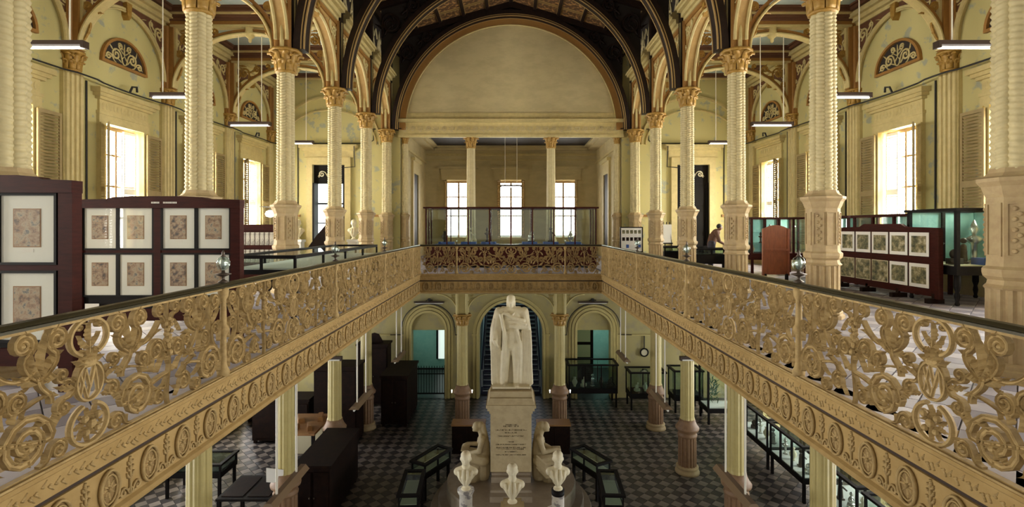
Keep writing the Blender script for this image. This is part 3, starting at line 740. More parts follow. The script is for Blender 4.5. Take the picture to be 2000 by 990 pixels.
# lower columns
LSH = me('shaft', MB().lathe([(.225, 1.68), (.21, 1.75), (.2, 3.94)], 64, mod=flu(12, .07)), 'cream_low')
LRG = me('pedestal_ring', MB().lathe([(.29, 1.14), (.30, 1.2), (.27, 1.24), (.28, 1.3), (.35, 1.36), (.36, 1.42), (.30, 1.5), (.25, 1.6), (.24, 1.68)], 24), 'stone_brown', True)
LDR = me('fluted_drum', MB().lathe([(.28, .24), (.275, 1.14)], 96, mod=flu(16, .10)), 'stone_brown')
LBS = me('base_ring', MB().lathe([(.37, 0), (.37, .06), (.35, .1), (.31, .13), (.34, .17), (.34, .21), (.29, .24)], 24), 'stone_pink', True)
LPO = me('upper_post', MB().box(-.16, .16, -.16, .16, 4.39, 5.5).join(MB().lathe([(.06, 4.39), (.06, 5.5)], 8, (-.18, -.18, 0)).lathe([(.06, 4.39), (.06, 5.5)], 8, (.18, -.18, 0)).lathe([(.06, 4.39), (.06, 5.5)], 8, (-.18, .18, 0)).lathe([(.06, 4.39), (.06, 5.5)], 8, (.18, .18, 0))), 'cream_low')
def low_column(x, y, label):
    t = thing('hall_column', label, 'column', (x, y, ZL), group='lower hall columns')
    for nm, d_ in (('base_ring', LBS), ('fluted_drum', LDR), ('pedestal_ring', LRG), ('shaft', LSH), ('upper_post', LPO)): ob(nm, d_, t)
    ob('capital', CAP_LOW, t, (0, 0, 3.94)); return t
for s in (-1, 1):
    for n in range(1, 6): low_column(s * A, YN(n), 'yellow lower column with brown foot %s, %s' % (SIDELOW[s], ORD[n]))
    low_column(s * 1.86, YN(5), 'yellow lower column flanking the staircase arch ' + SIDELOW[s])
    # little lamps on the ring of the columns that flank the stair
for s in (-1, 1):
    for t_ in (-1, 1):
        o = mo('spot_lamp', MB().ell((0, 0, 0), .028, 10, 6).join(MB().lathe([(.012, -.1), (.02, -.03)], 8)), 'bulb', None, True, loc=(s * 1.86 + t_ * .385, YN(5) - .16, ZL + 1.50))
        tag(o, 'tiny lit lamp on the %s of the stair column %s' % ('outer shoulder' if s * t_ > 0 else 'inner shoulder', SIDELOW[s]), 'lamp')

# ------------------------------------------------------------------ arcades
pa = MB(); lo = arc((0, 6.12), 1.53, 0, 180, 28); pa.strip([(x, -.11, z) for x, z in lo], [(x, -.11, 7.98) for x, z in lo], (0, .22, 0)); APL = me('gallery_arch', pa, 'ochre_arch')
am = MB()
for y in (-.14, .14):
    am.sweep([(x, y, z) for x, z in arc((0, 6.12), 1.50, 0, 180, 28)], (0, 1, 0), .07, .08, 6)
AMO = me('arch_moulding', am, 'cream')
ae = MB()
for y in (-.13, .13): ae.sweep([(x, y, z) for x, z in arc((0, 6.12), 1.60, 0, 180, 28)], (0, 1, 0), .05, .06)
for y in (-.13, .13): ae.box(-1.6, 1.6, y - .03, y + .03, 7.86, 7.98)
AED = me('arch_border', ae, 'brown_gold')
aco = MB()
for k, (z0, z1, o_) in enumerate(((7.98, 8.08, .20), (8.08, 8.22, .28), (8.22, 8.3, .40), (8.3, 8.38, .46))): aco.box(-1.52, 1.52, -o_, o_ * .6, z0, z1)
aco.poly([(-1.52, -.26, 8.38), (-1.52, -.44, 8.38), (-1.52, -.18, 8.62), (-1.52, -.1, 8.62)], (3.04, 0, 0))
ACO = me('cornice', aco, 'cream')
for s in (-1, 1):
    for n in range(0, 6):
        yc = YN(n) + D / 2 - (.12 if n == 5 else 0)
        t = ob('gallery_arch', APL, CLER[s], (s * A, yc, 0), (0, 0, R(90) if s < 0 else R(-90)))
        for nm, d_ in (('arch_moulding', AMO), ('arch_border', AED), ('cornice', ACO)): ob(nm, d_, t)
        for h in (1, -1): ob('spandrel_scroll', SPAND, t, (0, -.12, .06), sc=(h, 1, 1)); ob('spandrel_scroll', SPAND, t, (0, .12, .06), sc=(h, 1, 1))
        ob('keystone', KEY, t, (0, -.02, .1))
H = 2.42
tm_ = MB(); RX, RY = 2.36, 1.70
for y in (-.1, .1): tm_.sweep([(x, y, z) for x, z in arc((0, 5.95), RX, 0, 180, 36, RY)], (0, 1, 0), .07, .07, 6)
tm_.sweep([(x, 0, z) for x, z in arc((0, 5.95), RX, 0, 180, 36, RY)], (0, 1, 0), .06, .18)
TMO = me('arch_moulding', tm_, 'cream')
tb = MB().box(-H - .1, H + .1, -.12, .12, 7.90, 8.02)
for s in (-1, 1): tb.box(*sorted((s * (H - .06), s * (H + .1))), -.1, .1, 5.92, 7.9)
tb.sweep([(x, 0, z) for x, z in arc((0, 5.95), RX + .1, 0, 180, 36, RY + .1)], (0, 1, 0), .08, .14)
TBD = me('arch_border', tb, 'brown_gold')
tc_ = MB().box(-H - .1, H + .1, -.15, .15, 8.02, 8.12).box(-H - .1, H + .1, -.2, .2, 8.12, 8.42); TCO = me('beam', tc_, 'ceil_brown')
tl = MB().box(-H, H, -.16, .16, 7.84, 7.90).box(-H, H, -.225, .225, 8.2, 8.3)
for s in (-1, 1): tl.box(*sorted((s * (H - .12), s * (H - .06)))  , -.05, .05, 6.3, 7.84)
TLN = me('beam_moulding', tl, 'cream')
ts = MB()
for s in (1,):
    for (x, z, r, a0, sg, tl_) in ((2.02, 7.47, .21, 180, -1, (2.28, 6.75)), (1.52, 7.62, .13, 200, -1, (1.85, 7.3)), (2.22, 7.02, .1, 90, 1, (2.25, 6.5)), (2.26, 6.62, .065, 90, -1, (2.31, 6.2)), (1.1, 7.73, .075, 200, -1, (1.4, 7.55))):
        scroll(ts, (s * x, z), r, a0 if s > 0 else 180 - a0, 1.35, .055, .05, sg * s, (s * tl_[0], tl_[1]))
    leaf(ts, (s * 2.2, 7.3), 90 + s * 20, .45, .1, .05, .3 * s); leaf(ts, (s * 1.8, 7.5), 90 + s * 70, .4, .09, .05, -.3 * s); leaf(ts, (s * 2.2, 7.75), 90 + s * 80, .3, .08, .05)
    for k in range(6): a = 60 * k; leaf(ts, (s * 2.02, 7.47), a, .12, .06, .05)
TSC = me('spandrel_scroll', ts, 'gold', True)
TBO = me('boss', MB().lathe([(.02, 7.38), (.05, 7.42), (.05, 7.5), (.12, 7.56), (.15, 7.68), (.13, 7.8), (.16, 7.9)], 12), 'cream', True)
for s in (-1, 1):
    for n in range(1, 6):
        t = ob('aisle_arch', TBD, AISLE[s], (s * (A + W) / 2, YN(n), 0))
        for nm, d_ in (('arch_moulding', TMO), ('beam', TCO), ('beam_moulding', TLN), ('boss', TBO)): ob(nm, d_, t)
        for h in (1, -1): ob('spandrel_scroll', TSC, t, sc=(h, 1, 1))

# ------------------------------------------------------------------ balustrades of cast scrollwork
PW = D / 2 - .05; Tk = .05
def both(fn):
    b = MB(); fn(b); c = MB(); c.join(b); c.join(b, lambda x, y, z: (-x, y, z)); return c
def oneside(fn): b = MB(); fn(b); return b
mdl = MB()
mdl.sweep([(x, 0, z) for x, z in arc((0, .475), .115, 0, 360, 28, .135)[:-1]], (0, 1, 0), .026, .05, 6, True)
for pts in ([(-.085, .57), (-.015, .36)], [(-.015, .36), (.05, .59)], [(-.075, .39), (-.03, .575)], [(-.03, .575), (.01, .43)], [(.01, .43), (.055, .57)], [(.055, .57), (.08, .39)]): rib(mdl, pts, .02, .016, .03)
crown = MB()
for a in (20, 55, 90, 125, 160): leaf(crown, (0, .59), a, .13, .07, .06, .1 if a < 90 else -.1)
crown.ell((0, 0, .61), (.07, .035, .035), 10, 6)
ring_t = MB()
rib(ring_t, arc((0, .80), .165, -65, 245, 26, .135), .034, .034, .05)
rib(ring_t, [(0, .64), (0, .80)], .018, .014, .035); leaf(ring_t, (0, .77), 90, .13, .06, .04, 0)
for s in (-1, 1):
    leaf(ring_t, (0, .72), 90 - s * 60, .13, .05, .04, s * .35); leaf(ring_t, (s * .02, .70), 90 - s * 105, .10, .045, .04, s * .3)
    scroll(ring_t, (s * .085, .885), .03, 90, 1, .018, .04, -s, (s * .02, .9))
ring_b = MB()
rib(ring_b, arc((0, .17), .165, 110, 430, 28, .145), .036, .036, .05)
for k in range(9):
    a = 40 * k + 10; leaf(ring_b, (.03 * math.cos(R(a)), .17 + .03 * math.sin(R(a))), a, .095, .04, .045, .35)
for s in (-1, 1): ring_b.ell((s * .06, -.02, .22), (.028, .03, .028), 8, 5); ring_b.ell((s * .05, -.02, .12), (.025, .03, .025), 8, 5)
ring_b.ell((0, -.02, .17), (.035, .035, .035), 8, 5)
def wing(b):        # C-scrolls hugging the monogram
    scroll(b, (.215, .36), .058, 95, 1.3, .026, .045, -1, (.06, .60)); scroll(b, (.225, .585), .05, 250, 1.2, .024, .045, 1, (.10, .50))
    leaf(b, (.115, .47), 5, .16, .05, .04, .2); leaf(b, (.13, .345), -15, .14, .045, .045, .3); leaf(b, (.26, .46), 30, .12, .045, .04, -.4)
def acanth_top(b):  # forked acanthus with two volutes under the rail
    scroll(b, (.265, .845), .078, -60, 1.7, .034, .05, 1, (.40, .60)); scroll(b, (.505, .85), .075, 240, 1.7, .034, .05, -1, (.40, .60))
    for (x, z, a, L) in ((.385, .66, 92, .26), (.40, .62, 60, .2), (.38, .62, 125, .2), (.42, .58, 20, .16), (.36, .58, 165, .13)): leaf(b, (x, z), a, L, .06, .055, .2)
    rib(b, bez((.40, .62), (.40, .5), (.30, .52), (.31, .42), 8), .04, .024, .045, 'flute'); rib(b, bez((.42, .66), (.55, .58), (.66, .66), (.74, .78), 8), .03, .022, .045, 'flute')
def acanth_low(b):  # great volute at the foot with fanning leaf
    scroll(b, (.485, .215), .175, 150, 1.75, .04, .05, -1, (.86, .30)); scroll(b, (.255, .09), .065, 20, 1.4, .026, .045, 1, (.40, .03))
    for (x, z, a, L) in ((.64, .36, 70, .16), (.70, .34, 45, .18), (.58, .38, 100, .13), (.49, .22, 200, .1), (.48, .18, -50, .1), (.30, .25, 120, .12)): leaf(b, (x, z), a, L, .06, .05, .3)
def mid_spray(b):   # grape garland and tendrils of the middle
    for k in range(14): b.ell((.85 + .05 * math.sin(k * 2.4) * (1 - k / 20), -.015, .78 - .019 * k), (.021, .026, .021), 7, 4)
    for k in range(6): a = 60 * k + 15; leaf(b, (.85, .48), a, .10, .045, .045, .35)
    b.ell((.85, -.02, .48), (.03, .035, .03), 8, 5)
    rib(b, bez((.85, .95), (.82, .8), (.88, .6), (.85, .48)), .022, .018, .04, 'flute'); rib(b, bez((.85, .5), (.92, .35), (.80, .2), (.86, .0)), .022, .018, .04, 'flute')
    scroll(b, (.745, .875), .055, 270, 1.5, .022, .04, -1, (.84, .70)); scroll(b, (.955, .875), .055, -90, 1.5, .022, .04, 1, (.86, .70))
    scroll(b, (.70, .535), .085, 80, 1.6, .028, .045, 1, (.84, .50)); scroll(b, (.985, .50), .08, 100, 1.6, .028, .045, -1, (.86, .46)); scroll(b, (.545, .50), .062, 0, 1.4, .024, .04, 1, (.36, .48))
    scroll(b, (.74, .12), .07, 60, 1.5, .026, .045, 1, (.85, .26)); leaf(b, (.62, .64), 40, .15, .05, .04, -.3); leaf(b, (1.02, .64), 110, .16, .05, .04, .3); leaf(b, (.90, .30), 30, .14, .05, .04, .3)
def second_top(b):
    scroll(b, (1.135, .85), .078, -60, 1.7, .034, .05, 1, (1.27, .60)); scroll(b, (1.385, .85), .078, 240, 1.7, .034, .05, -1, (1.27, .60))
    for (x, z, a, L) in ((1.265, .66, 90, .26), (1.28, .62, 60, .2), (1.25, .62, 122, .2), (1.3, .58, 20, .17), (1.23, .58, 160, .17)): leaf(b, (x, z), a, L, .06, .055, .2)
    scroll(b, (1.58, .83), .085, 200, 1.6, .03, .045, 1, (1.47, .55)); leaf(b, (1.47, .62), 75, .2, .05, .045, -.3); leaf(b, (1.50, .60), 30, .2, .05, .045, .3)
    rib(b, bez((1.27, .62), (1.27, .5), (1.16, .48), (1.14, .38), 8), .04, .024, .045, 'flute')
def second_low(b):
    scroll(b, (1.485, .215), .175, 30, 1.75, .04, .05, 1, (1.08, .32)); scroll(b, (1.075, .16), .085, 120, 1.5, .028, .045, -1, (1.24, .36)); scroll(b, (1.27, .075), .055, 160, 1.4, .024, .045, -1, (1.36, .02))
    for (x, z, a, L) in ((1.32, .37, 105, .16), (1.25, .34, 140, .18), (1.38, .39, 80, .14), (1.49, .22, -20, .1), (1.49, .18, 230, .1), (1.66, .08, 100, .2), (1.66, .40, 95, .2)): leaf(b, (x, z), a, L, .06, .05, -.3)
    scroll(b, (1.40, .50), .072, 0, 1.5, .026, .045, 1, (1.22, .42)); scroll(b, (1.585, .545), .07, 180, 1.5, .026, .045, -1, (1.62, .36)); scroll(b, (1.11, .53), .06, 180, 1.4, .024, .045, -1, (1.24, .40)); leaf(b, (.96, .30), 70, .16, .05, .04, -.3); leaf(b, (.95, .06), 40, .14, .05, .04, .3)
PIECES = [('monogram_medallion', mdl, 0), ('crown_leaf', crown, 0), ('flower_ring', ring_t, 0), ('bouquet_ring', ring_b, 0), ('wing_scroll', wing, 1), ('acanthus_scroll', acanth_top, 1), ('foot_volute', acanth_low, 1), ('flower_spray', mid_spray, 1), ('acanthus_scroll', second_top, 1), ('foot_volute', second_low, 1)]
PM = []
for nm, fn, two in PIECES:
    if two: PM.append((nm, me(nm, oneside(fn), 'iron_tan'), 1))
    else: PM.append((nm, me(nm, fn, 'iron_tan'), 0))
BAR = me('iron_panel', MB().box(-PW, PW, -.02, .02, -.01, .022), 'iron_tan'); TBAR = me('top_bar', MB().box(-PW, PW, -.018, .018, .925, .95), 'iron_tan')
NEW = me('newel_post', MB().lathe([(.06, 0), (.065, .06), (.045, .1), (.035, .14), (.032, .44), (.05, .47), (.06, .5), (.05, .53), (.035, .56), (.030, .82), (.05, .86), (.055, .92), (.04, .95)], 10), 'iron_tan', True)
def panel(parent, x, halves=(1, -1), sx=1):
    p = ob('iron_panel', BAR if len(halves) == 2 else me('iron_panel', MB().box(*sorted((0, halves[0] * PW)), -.02, .02, -.01, .022), 'iron_tan'), parent, (x, 0, 0), sc=(sx, 1, 1))
    ob('top_bar', TBAR if len(halves) == 2 else me('top_bar', MB().box(*sorted((0, halves[0] * PW)), -.018, .018, .925, .95), 'iron_tan'), p)
    for nm, d_, two in PM:
        if two:
            for h in halves: ob(nm, d_, p, sc=(h, 1, 1))
        elif len(halves) == 2: ob(nm, d_, p)
    return p
def balustrade(label, loc, rz, L, posts, panels):
    t = thing('balustrade', label, 'balustrade', loc, (0, 0, rz))
    hr = MB(); n = 8; L0 = -.0
    hr.sweep([(0, 0, .985), (L / 2, 0, .985), (L, 0, .985)], (0, 0, 1), .085, .045, 8).box(0, L, -.03, .03, .945, .965); mo('handrail', hr, 'rail_dark', t)
    mo('foot_rail', MB().box(0, L, -.045, .045, -.005, .012), 'iron_tan', t)
    for p in posts: ob('newel_post', NEW, t, (p, 0, 0))
    for a in panels: panel(t, *a)
    return t
Y0 = YN(0) - .12                      # newels a little before each column
PY = [YN(n) - .12 for n in range(0, 5)]
rem = YR - PY[4]
balustrade('tan cast-iron scrollwork balustrade along the gallery of mounted miniatures', (-B, PY[0], 0), R(90), YR - PY[0], [p - PY[0] for p in PY] + [YR - PY[0]],
           [(PY[n] - PY[0] + D / 2, (1, -1)) for n in range(4)] + [(YR - PY[0] + .0, (-1,), rem / (D / 2))])
balustrade('tan cast-iron scrollwork balustrade along the gallery of print screen and cases', (B, YR, 0), R(-90), YR - PY[0], [YR - p for p in PY] + [0],
           [(YR - PY[n] - D / 2, (1, -1)) for n in range(4)] + [(.0, (1,), rem / (D / 2))])
balustrade('tan cast-iron scrollwork balustrade crossing the far end in front of glass vitrine', (-B, YR, 0), 0, 2 * B, [1.25, 2 * B - 1.25],
           [(B, (1, -1), 1.83 / (D / 2)), (0, (1,), 1.25 / (D / 2)), (2 * B, (-1,), 1.25 / (D / 2))])
# urn finials on the newels
fn = MB().lathe([(.05, 0), (.05, .012), (.018, .03), (.014, .06), (.075, .085), (.08, .092), (.02, .105), (.016, .13)], 14)
FNB = me('finial_foot', fn, 'bronze', True); FNG = me('finial_globe', MB().lathe([(.014, .13), (.05, .15), (.068, .19), (.068, .22), (.05, .26), (.02, .28)], 14), 'glass_dark', True)
FNC = me('finial_core', MB().lathe([(.012, .14), (.03, .17), (.04, .205), (.03, .24), (.012, .27)], 10), 'silver', True); FNT = me('finial_cap', MB().lathe([(.024, .275), (.026, .285), (.012, .30), (.016, .315), (.004, .345)], 10), 'bronze', True)
for s in (-1, 1):
    for n in range(0, 4):
        t = thing('rail_finial', 'glass urn finial on the handrail %s, %s' % (SIDE[s], ORD[n + 0]), 'finial', (s * B, PY[n], 1.005), group='urn finials on the handrails')
        for nm, d_ in (('finial_foot', FNB), ('finial_globe', FNG), ('finial_core', FNC), ('finial_cap', FNT)): ob(nm, d_, t)
for x in (-1.83, 1.83):
    t = thing('rail_finial', 'small glass and bronze urn finial on the far handrail, ' + ('miniatures gallery side' if x < 0 else 'print screen gallery side'), 'finial', (x, YR, 1.005), group='urn finials on the handrails', sc=(.6, .6, .6))
    for nm, d_ in (('finial_foot', FNB), ('finial_globe', FNG), ('finial_core', FNC), ('finial_cap', FNT)): ob(nm, d_, t)

# ------------------------------------------------------------------ lower end wall, doorways, staircase
lw = MB(); top = -.56; AX = 3.72
for (xa, xb) in ((-W, -AX - .76), (-AX + .76, -1.42), (1.42, AX - .76), (AX + .76, W)): lw.box(xa, xb, YE, YE + .4, ZL, top)
for x in (-AX, AX): lw.box(x - .76, x + .76, YE, YE + .4, -3.05, top)
lo = arc((0, -3.2), 1.42, 0, 180, 28); lw.strip([(x, YE, z) for x, z in lo], [(x, YE, top) for x, z in lo], (0, .4, 0))
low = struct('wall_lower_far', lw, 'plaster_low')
q = MB()
for r, w_, dz in ((1.50, .10, .16), (1.64, .14, .10)): q.sweep([(x, YE - dz / 2, z) for x, z in [(r, ZL)] + arc((0, -3.2), r, 0, 180, 28) + [(-r, ZL)]], (0, 1, 0), w_, dz)
mo('stair_arch', q, 'cream_low', low)
for x in (-AX, AX):
    q = MB()
    for r, w_, dz in ((.80, .10, .16), (.93, .12, .12), (1.06, .08, .07)): q.sweep([(x + u, YE - dz / 2, z) for u, z in [(r, ZL)] + arc((0, -3.0), r, 0, 180, 24, r) + [(-r, ZL)]], (0, 1, 0), w_, dz)
    mo('door_arch', q, 'cream_low', low)
    cc = MB(); cc.tube([(x + u, YE - .08, z) for u, z in [(1.7, -3.25), (1.22, -3.25), (1.2, -2.9)] + arc((0, -2.9), 1.18, 0, 180, 16, 1.05) + [(-1.2, -2.9), (-1.22, -3.25), (-1.7, -3.25)]], .022); mo('conduit', cc, 'cable', low)
    t = thing('tube_lamp', 'dark wall tube lamp above the arched doorway ' + ('with the gate' if x < 0 else 'with the glass case'), 'lamp', (x + (.05 if x < 0 else -.05), YE - .14, -1.8))
    mo('housing', MB().box(-.68, .68, -.04, .05, 0, .06), 'fixture', t); mo('bracket', MB().box(-.05, .05, .02, .13, .03, .18).tube([(-.15, .06, .06), (-.05, .06, .15), (.15, .06, .1)], .02), 'cable', t); mo('tube', MB().tube([(-.62, 0, -.03), (.62, 0, -.03)], .016, 8), 'white_paint', t)
imp = MB()
for s in (-1, 1):
    imp.box(*sorted((s * 1.42, s * 1.75)), YE - .14, YE, -3.3, -3.2); imp.box(*sorted((s * 4.8, s * 8)), YE - .06, YE, -3.3, -3.24)
mo('impost', imp, 'cream_low', low)
# pierced brackets between lower columns and ceiling
for s in (-1, 1):
    for t_ in (-1, 1):
        q = MB(); rib(q, arc((t_ * .95, -1.75), .78, 90, 180 if t_ > 0 else 0, 12), .07, .07, .14); scroll(q, (t_ * .32, -.95), .14, 90, 1.2, .05, .06, t_, (t_ * .2, -1.3))
        o = mo('column_bracket', q, 'cream_low', low, True, loc=(s * 1.86, YN(5), 0))
sw = MB().box(-1.85, -1.55, YE + .4, 31.5, ZL, top).box(1.55, 1.85, YE + .4, 31.5, ZL, top).box(-1.85, 1.85, 31.5, 31.7, ZL, top); struct('wall_stair', sw, 'plaster_green')
st = thing('staircase', 'dark blue staircase with pale nosings rising behind the statue arch', 'staircase', (0, YE + .5, ZL))
for k in range(21):
    o = mo('step', MB().box(-1.3, 1.3, .29 * k, .29 * k + .33, .165 * k, .165 * (k + 1) - .03) if k else MB().box(-1.3, 1.3, 0, .33, 0, .135), 'navy', st)
    mo('nosing', MB().box(-1.3, 1.3, .29 * k - .03, .29 * k + .05, .165 * (k + 1) - .03, .165 * (k + 1)), 'stair_edge', o)
for s in (-1, 1):
    q = MB(); q.poly([(s * 1.31, 0, .25), (s * 1.31, 6.1, 3.72), (s * 1.31, 6.1, 3.45), (s * 1.31, 0, 0)], (s * .06, 0, 0)); mo('stringer', q, 'navy', st)
    for k in range(0, 21, 3): mo('baluster', MB().box(s * 1.34 - .03, s * 1.34 + .03, .29 * k + .1, .29 * k + .16, .165 * k + .2, .165 * k + 1.2), 'stair_edge', st)
    q = MB().tube([(s * 1.34, 0, 1.15), (s * 1.34, 6.1, 4.65)], .04, 8); mo('handrail', q, 'navy', st)
# side rooms behind the doorways
for s, nm in ((-1, 'left'), (1, 'right')):
    b = MB().box(*sorted((s * 6.2, s * 6.4)), YE + .4, 28.2, ZL, top).box(*sorted((s * 1.9, s * 6.4)), 28, 28.2, ZL, top); rm = struct('wall_side_room_' + nm, b, 'plaster_green')
    X = s * 3.6 + .25
    wins += 1
    w_ = struct('window_%d' % wins, MB().sweep([(u, -.06, z) for u, z in [(.42, -5.6)] + arc((0, -3.5), .42, 0, 180, 14) + [(-.42, -5.6)]], (0, 1, 0), .1, .1).box(-.4, .4, -.05, .0, -3.62, -3.55).box(-.03, .03, -.05, 0, -5.6, -3.1), 'wood_black', loc=((-3.6 if s < 0 else 3.9), 28, 0))
    lo = arc((0, -3.5), .40, 0, 180, 14); mo('pane', MB().poly([(u, -.02, z) for u, z in [(.4, -5.6)] + lo + [(-.4, -5.6)]], (0, .01, 0)), 'daylit_pane', w_)
    day_or_fill_light((s * 5.9, 25.8, -3.6), (R(90), 0, R(90) * s), 2.0, 2.2, 30 if s < 0 else 45, (.6, 1, .9))  # area light added inside each side room, imitating light from its arched window
g = thing('iron_gate', 'low dark iron gate with upright bars in the arched doorway', 'gate', (-AX, YE + .2, ZL))
mo('gate_frame', MB().box(-.72, .72, -.02, .02, .1, .16).box(-.72, .72, -.02, .02, 1.22, 1.28).box(-.72, .72, -.02, .02, 1.0, 1.04).box(-.74, -.68, -.03, .03, 0, 1.4).box(.68, .74, -.03, .03, 0, 1.4), 'wood_black', g)
GB = me('gate_bar', MB().lathe([(.014, .14), (.014, 1.3), (.02, 1.33), (.003, 1.4)], 6), 'wood_black')
for k in range(11): ob('gate_bar', GB, g, (-.6 + .12 * k, 0, 0))
# ------------------------------------------------------------------ the monument
SY = 14.0
mon = thing('monument_pedestal', 'stone pedestal with engraved face on round steps below the marble statue', 'pedestal', (0, SY, ZL))
for r, z0, z1 in ((2.18, 0, .22), (1.97, .22, .46), (1.75, .46, .86)):
    mo('round_step', MB().lathe([(r - .02, z0), (r, z0 + .03), (r, z1 - .05), (r - .02, z1)], 64), 'marble_step', mon)
mo('plinth', MB().box(-.525, .525, -1.3, .9, .86, 1.0).box(-.52, .52, -1.1, .85, 1.0, 1.06).box(-.515, .515, -.72, .72, 1.06, 1.2).box(-1.0, 1.0, -1.72, -1.1, .46, .84).box(-.51, .51, -.6, .6, 1.2, 1.26), 'marble_step', mon)
mo('die', MB().box(-.54, .54, -.54, .54, 1.26, 2.8), 'marble_grey', mon)
mo('cap', MB().box(-.57, .57, -.57, .57, 2.8, 2.88).box(-.62, .62, -.62, .62, 2.88, 2.96).box(-.655, .655, -.655, .655, 2.96, 3.04).add([(-.63, -.63, 3.04), (.63, -.63, 3.04), (.63, .63, 3.04), (-.63, .63, 3.04), (-.56, -.56, 3.2), (.56, -.56, 3.2), (.56, .56, 3.2), (-.56, .56, 3.2)], [(0, 1, 5, 4), (1, 2, 6, 5), (2, 3, 7, 6), (3, 0, 4, 7), (4, 5, 6, 7)]).box(-.55, .55, -.5, .5, 3.2, 3.36), 'marble_grey', mon)
random.seed(3)
ins = MB()
for z, w_ in ((2.50, .14), (2.46, .20), (2.36, .40), (2.29, .16), (2.20, .34), (2.05, .08), (1.98, .40), (1.90, .38), (1.86, .34), (1.79, .16), (1.71, .40)):
    x = -w_
    while x < w_:
        l = random.uniform(.012, .03); ins.box(x, x + .006, -.5425, -.54, z - .017, z + .017); ins.box(x, x + l, -.5425, -.54, z - .017 if random.random() < .5 else z + .011, z - .011 if random.random() < .5 else z + .017); x += l + .013
mo('inscription', ins, 'letter', mon)['kind'] = 'stuff'
# standing statue
b = MB()
def c_(*p): return p
b.ell((0, -.02, 2.31), (.115, .14, .17)); b.ell((0, -.05, 2.24), (.085, .10, .11)); b.ell((0, -.165, 2.29), (.02, .03, .035)); b.ell((0, .03, 2.36), (.125, .13, .12))
for s in (-1, 1): b.ell((s * .115, 0, 2.28), (.02, .03, .04)); b.ell((s * .10, -.02, 2.22), (.03, .07, .06)); b.ell((s * .045, -.125, 2.335), (.035, .02, .012))
b.ell((0, -.14, 2.215), (.04, .03, .015)); b.ell((0, -.12, 2.16), (.045, .04, .03))
b.cap((0, .02, 2.02), (0, 0, 2.2), .10, .085)
b.chain([(-.30, .02, 1.99), (0, .03, 2.06), (.32, .02, 1.99)], [.12, .13, .12])
b.ell((.02, 0, 1.75), (.29, .19, .36)); b.ell((.03, -.02, 1.38), (.24, .18, .30)); b.ell((.02, 0, 1.15), (.26, .19, .25))
# legs in breeches and stockings
b.chain([(-.11, -.02, 1.15), (-.13, -.06, .62), (-.14, -.02, .12)], [.145, .10, .07]); b.chain([(.13, -.04, 1.15), (.14, -.12, .62), (.13, -.10, .12)], [.145, .10, .07])
b.cap((-.14, 0, .06), (-.19, -.24, .05), .065, .05); b.cap((.13, -.08, .06), (.16, -.32, .05), .065, .05)
# his right arm, hanging under the mantle, with a scroll
b.chain([(-.32, 0, 1.96), (-.41, -.02, 1.55), (-.42, -.14, 1.26)], [.12, .105, .08]); b.ell((-.42, -.17, 1.2), (.06, .07, .08)); b.cap((-.46, -.24, 1.28), (-.34, -.16, 1.08), .035)
for k in range(4): b.cap((-.45 + .025 * k, -.22, 1.2), (-.45 + .025 * k, -.20, 1.12), .014, .011, 6)
# his left arm folded across
b.chain([(.34, 0, 1.97), (.43, -.04, 1.62), (.10, -.22, 1.66)], [.12, .11, .075]); b.ell((.06, -.23, 1.67), (.07, .05, .05))
for k in range(4): b.cap((.03, -.25, 1.70 - .025 * k), (-.05, -.25, 1.69 - .025 * k), .014, .011, 6)
# mantle: heavy folds from the shoulders to the plinth
b.chain([(-.33, .08, 2.0), (-.44, .06, 1.55), (-.47, .04, 1.18), (-.42, .08, .6), (-.38, .08, .1)], [.13, .13, .12, .12, .14])
b.chain([(.36, .08, 2.0), (.43, .08, 1.5), (.46, .06, 1.0), (.46, .06, .5), (.46, .02, .1)], [.13, .13, .13, .13, .15])
b.chain([(-.2, .17, 2.0), (-.25, .22, 1.0), (-.25, .24, .1)], [.14, .17, .2]); b.chain([(.2, .17, 2.0), (.25, .22, 1.0), (.25, .24, .1)], [.14, .17, .2]); b.chain([(0, .18, 1.9), (0, .24, .1)], [.15, .22])
random.seed(11)
for x0, x1 in ((-.40, -.34), (-.46, -.44), (-.50, -.46), (-.52, -.50), (-.36, -.27), (-.31, -.22)): b.chain([(x0 + .06, -.07, 1.8), (x0, -.10, 1.1), (x1, -.05, .08)], [.03, .042, .045], 7)
for x0, x1 in ((.30, .27), (.36, .34), (.42, .42), (.48, .49), (.53, .56)): b.chain([(x0, -.08, 1.5), (x0, -.09, .9), (x1, -.07, .08)], [.03, .042, .05], 7)
b.chain([(-.27, -.16, 1.95), (-.18, -.2, 1.5), (-.19, -.17, 1.0), (-.23, -.12, .1)], [.05, .055, .06, .06]); b.chain([(-.2, -.14, 2.0), (.05, -.2, 1.88), (.34, -.14, 1.80)], [.045, .05, .05]); b.chain([(-.05, -.2, 1.78), (.2, -.21, 1.77), (.38, -.16, 1.7)], [.03, .04, .04])
b.chain([(.15, -.2, 1.55), (.24, -.17, 1.2), (.23, -.1, .1)], [.05, .05, .05])
b.chain([(-.1, -.17, 2.02), (0, -.19, 1.93), (.1, -.17, 2.02)], [.02, .022, .02], 6)
b.box(-.5, .52, -.34, .36, 0, .06)
sd = setmat(sculpt(b, .017, 2), 'marble')
stat = tag(ob('marble_statue', sd, None, (0, SY, ZL + 3.372)), 'white marble statue of a standing robed man on the tall pedestal', 'statue')
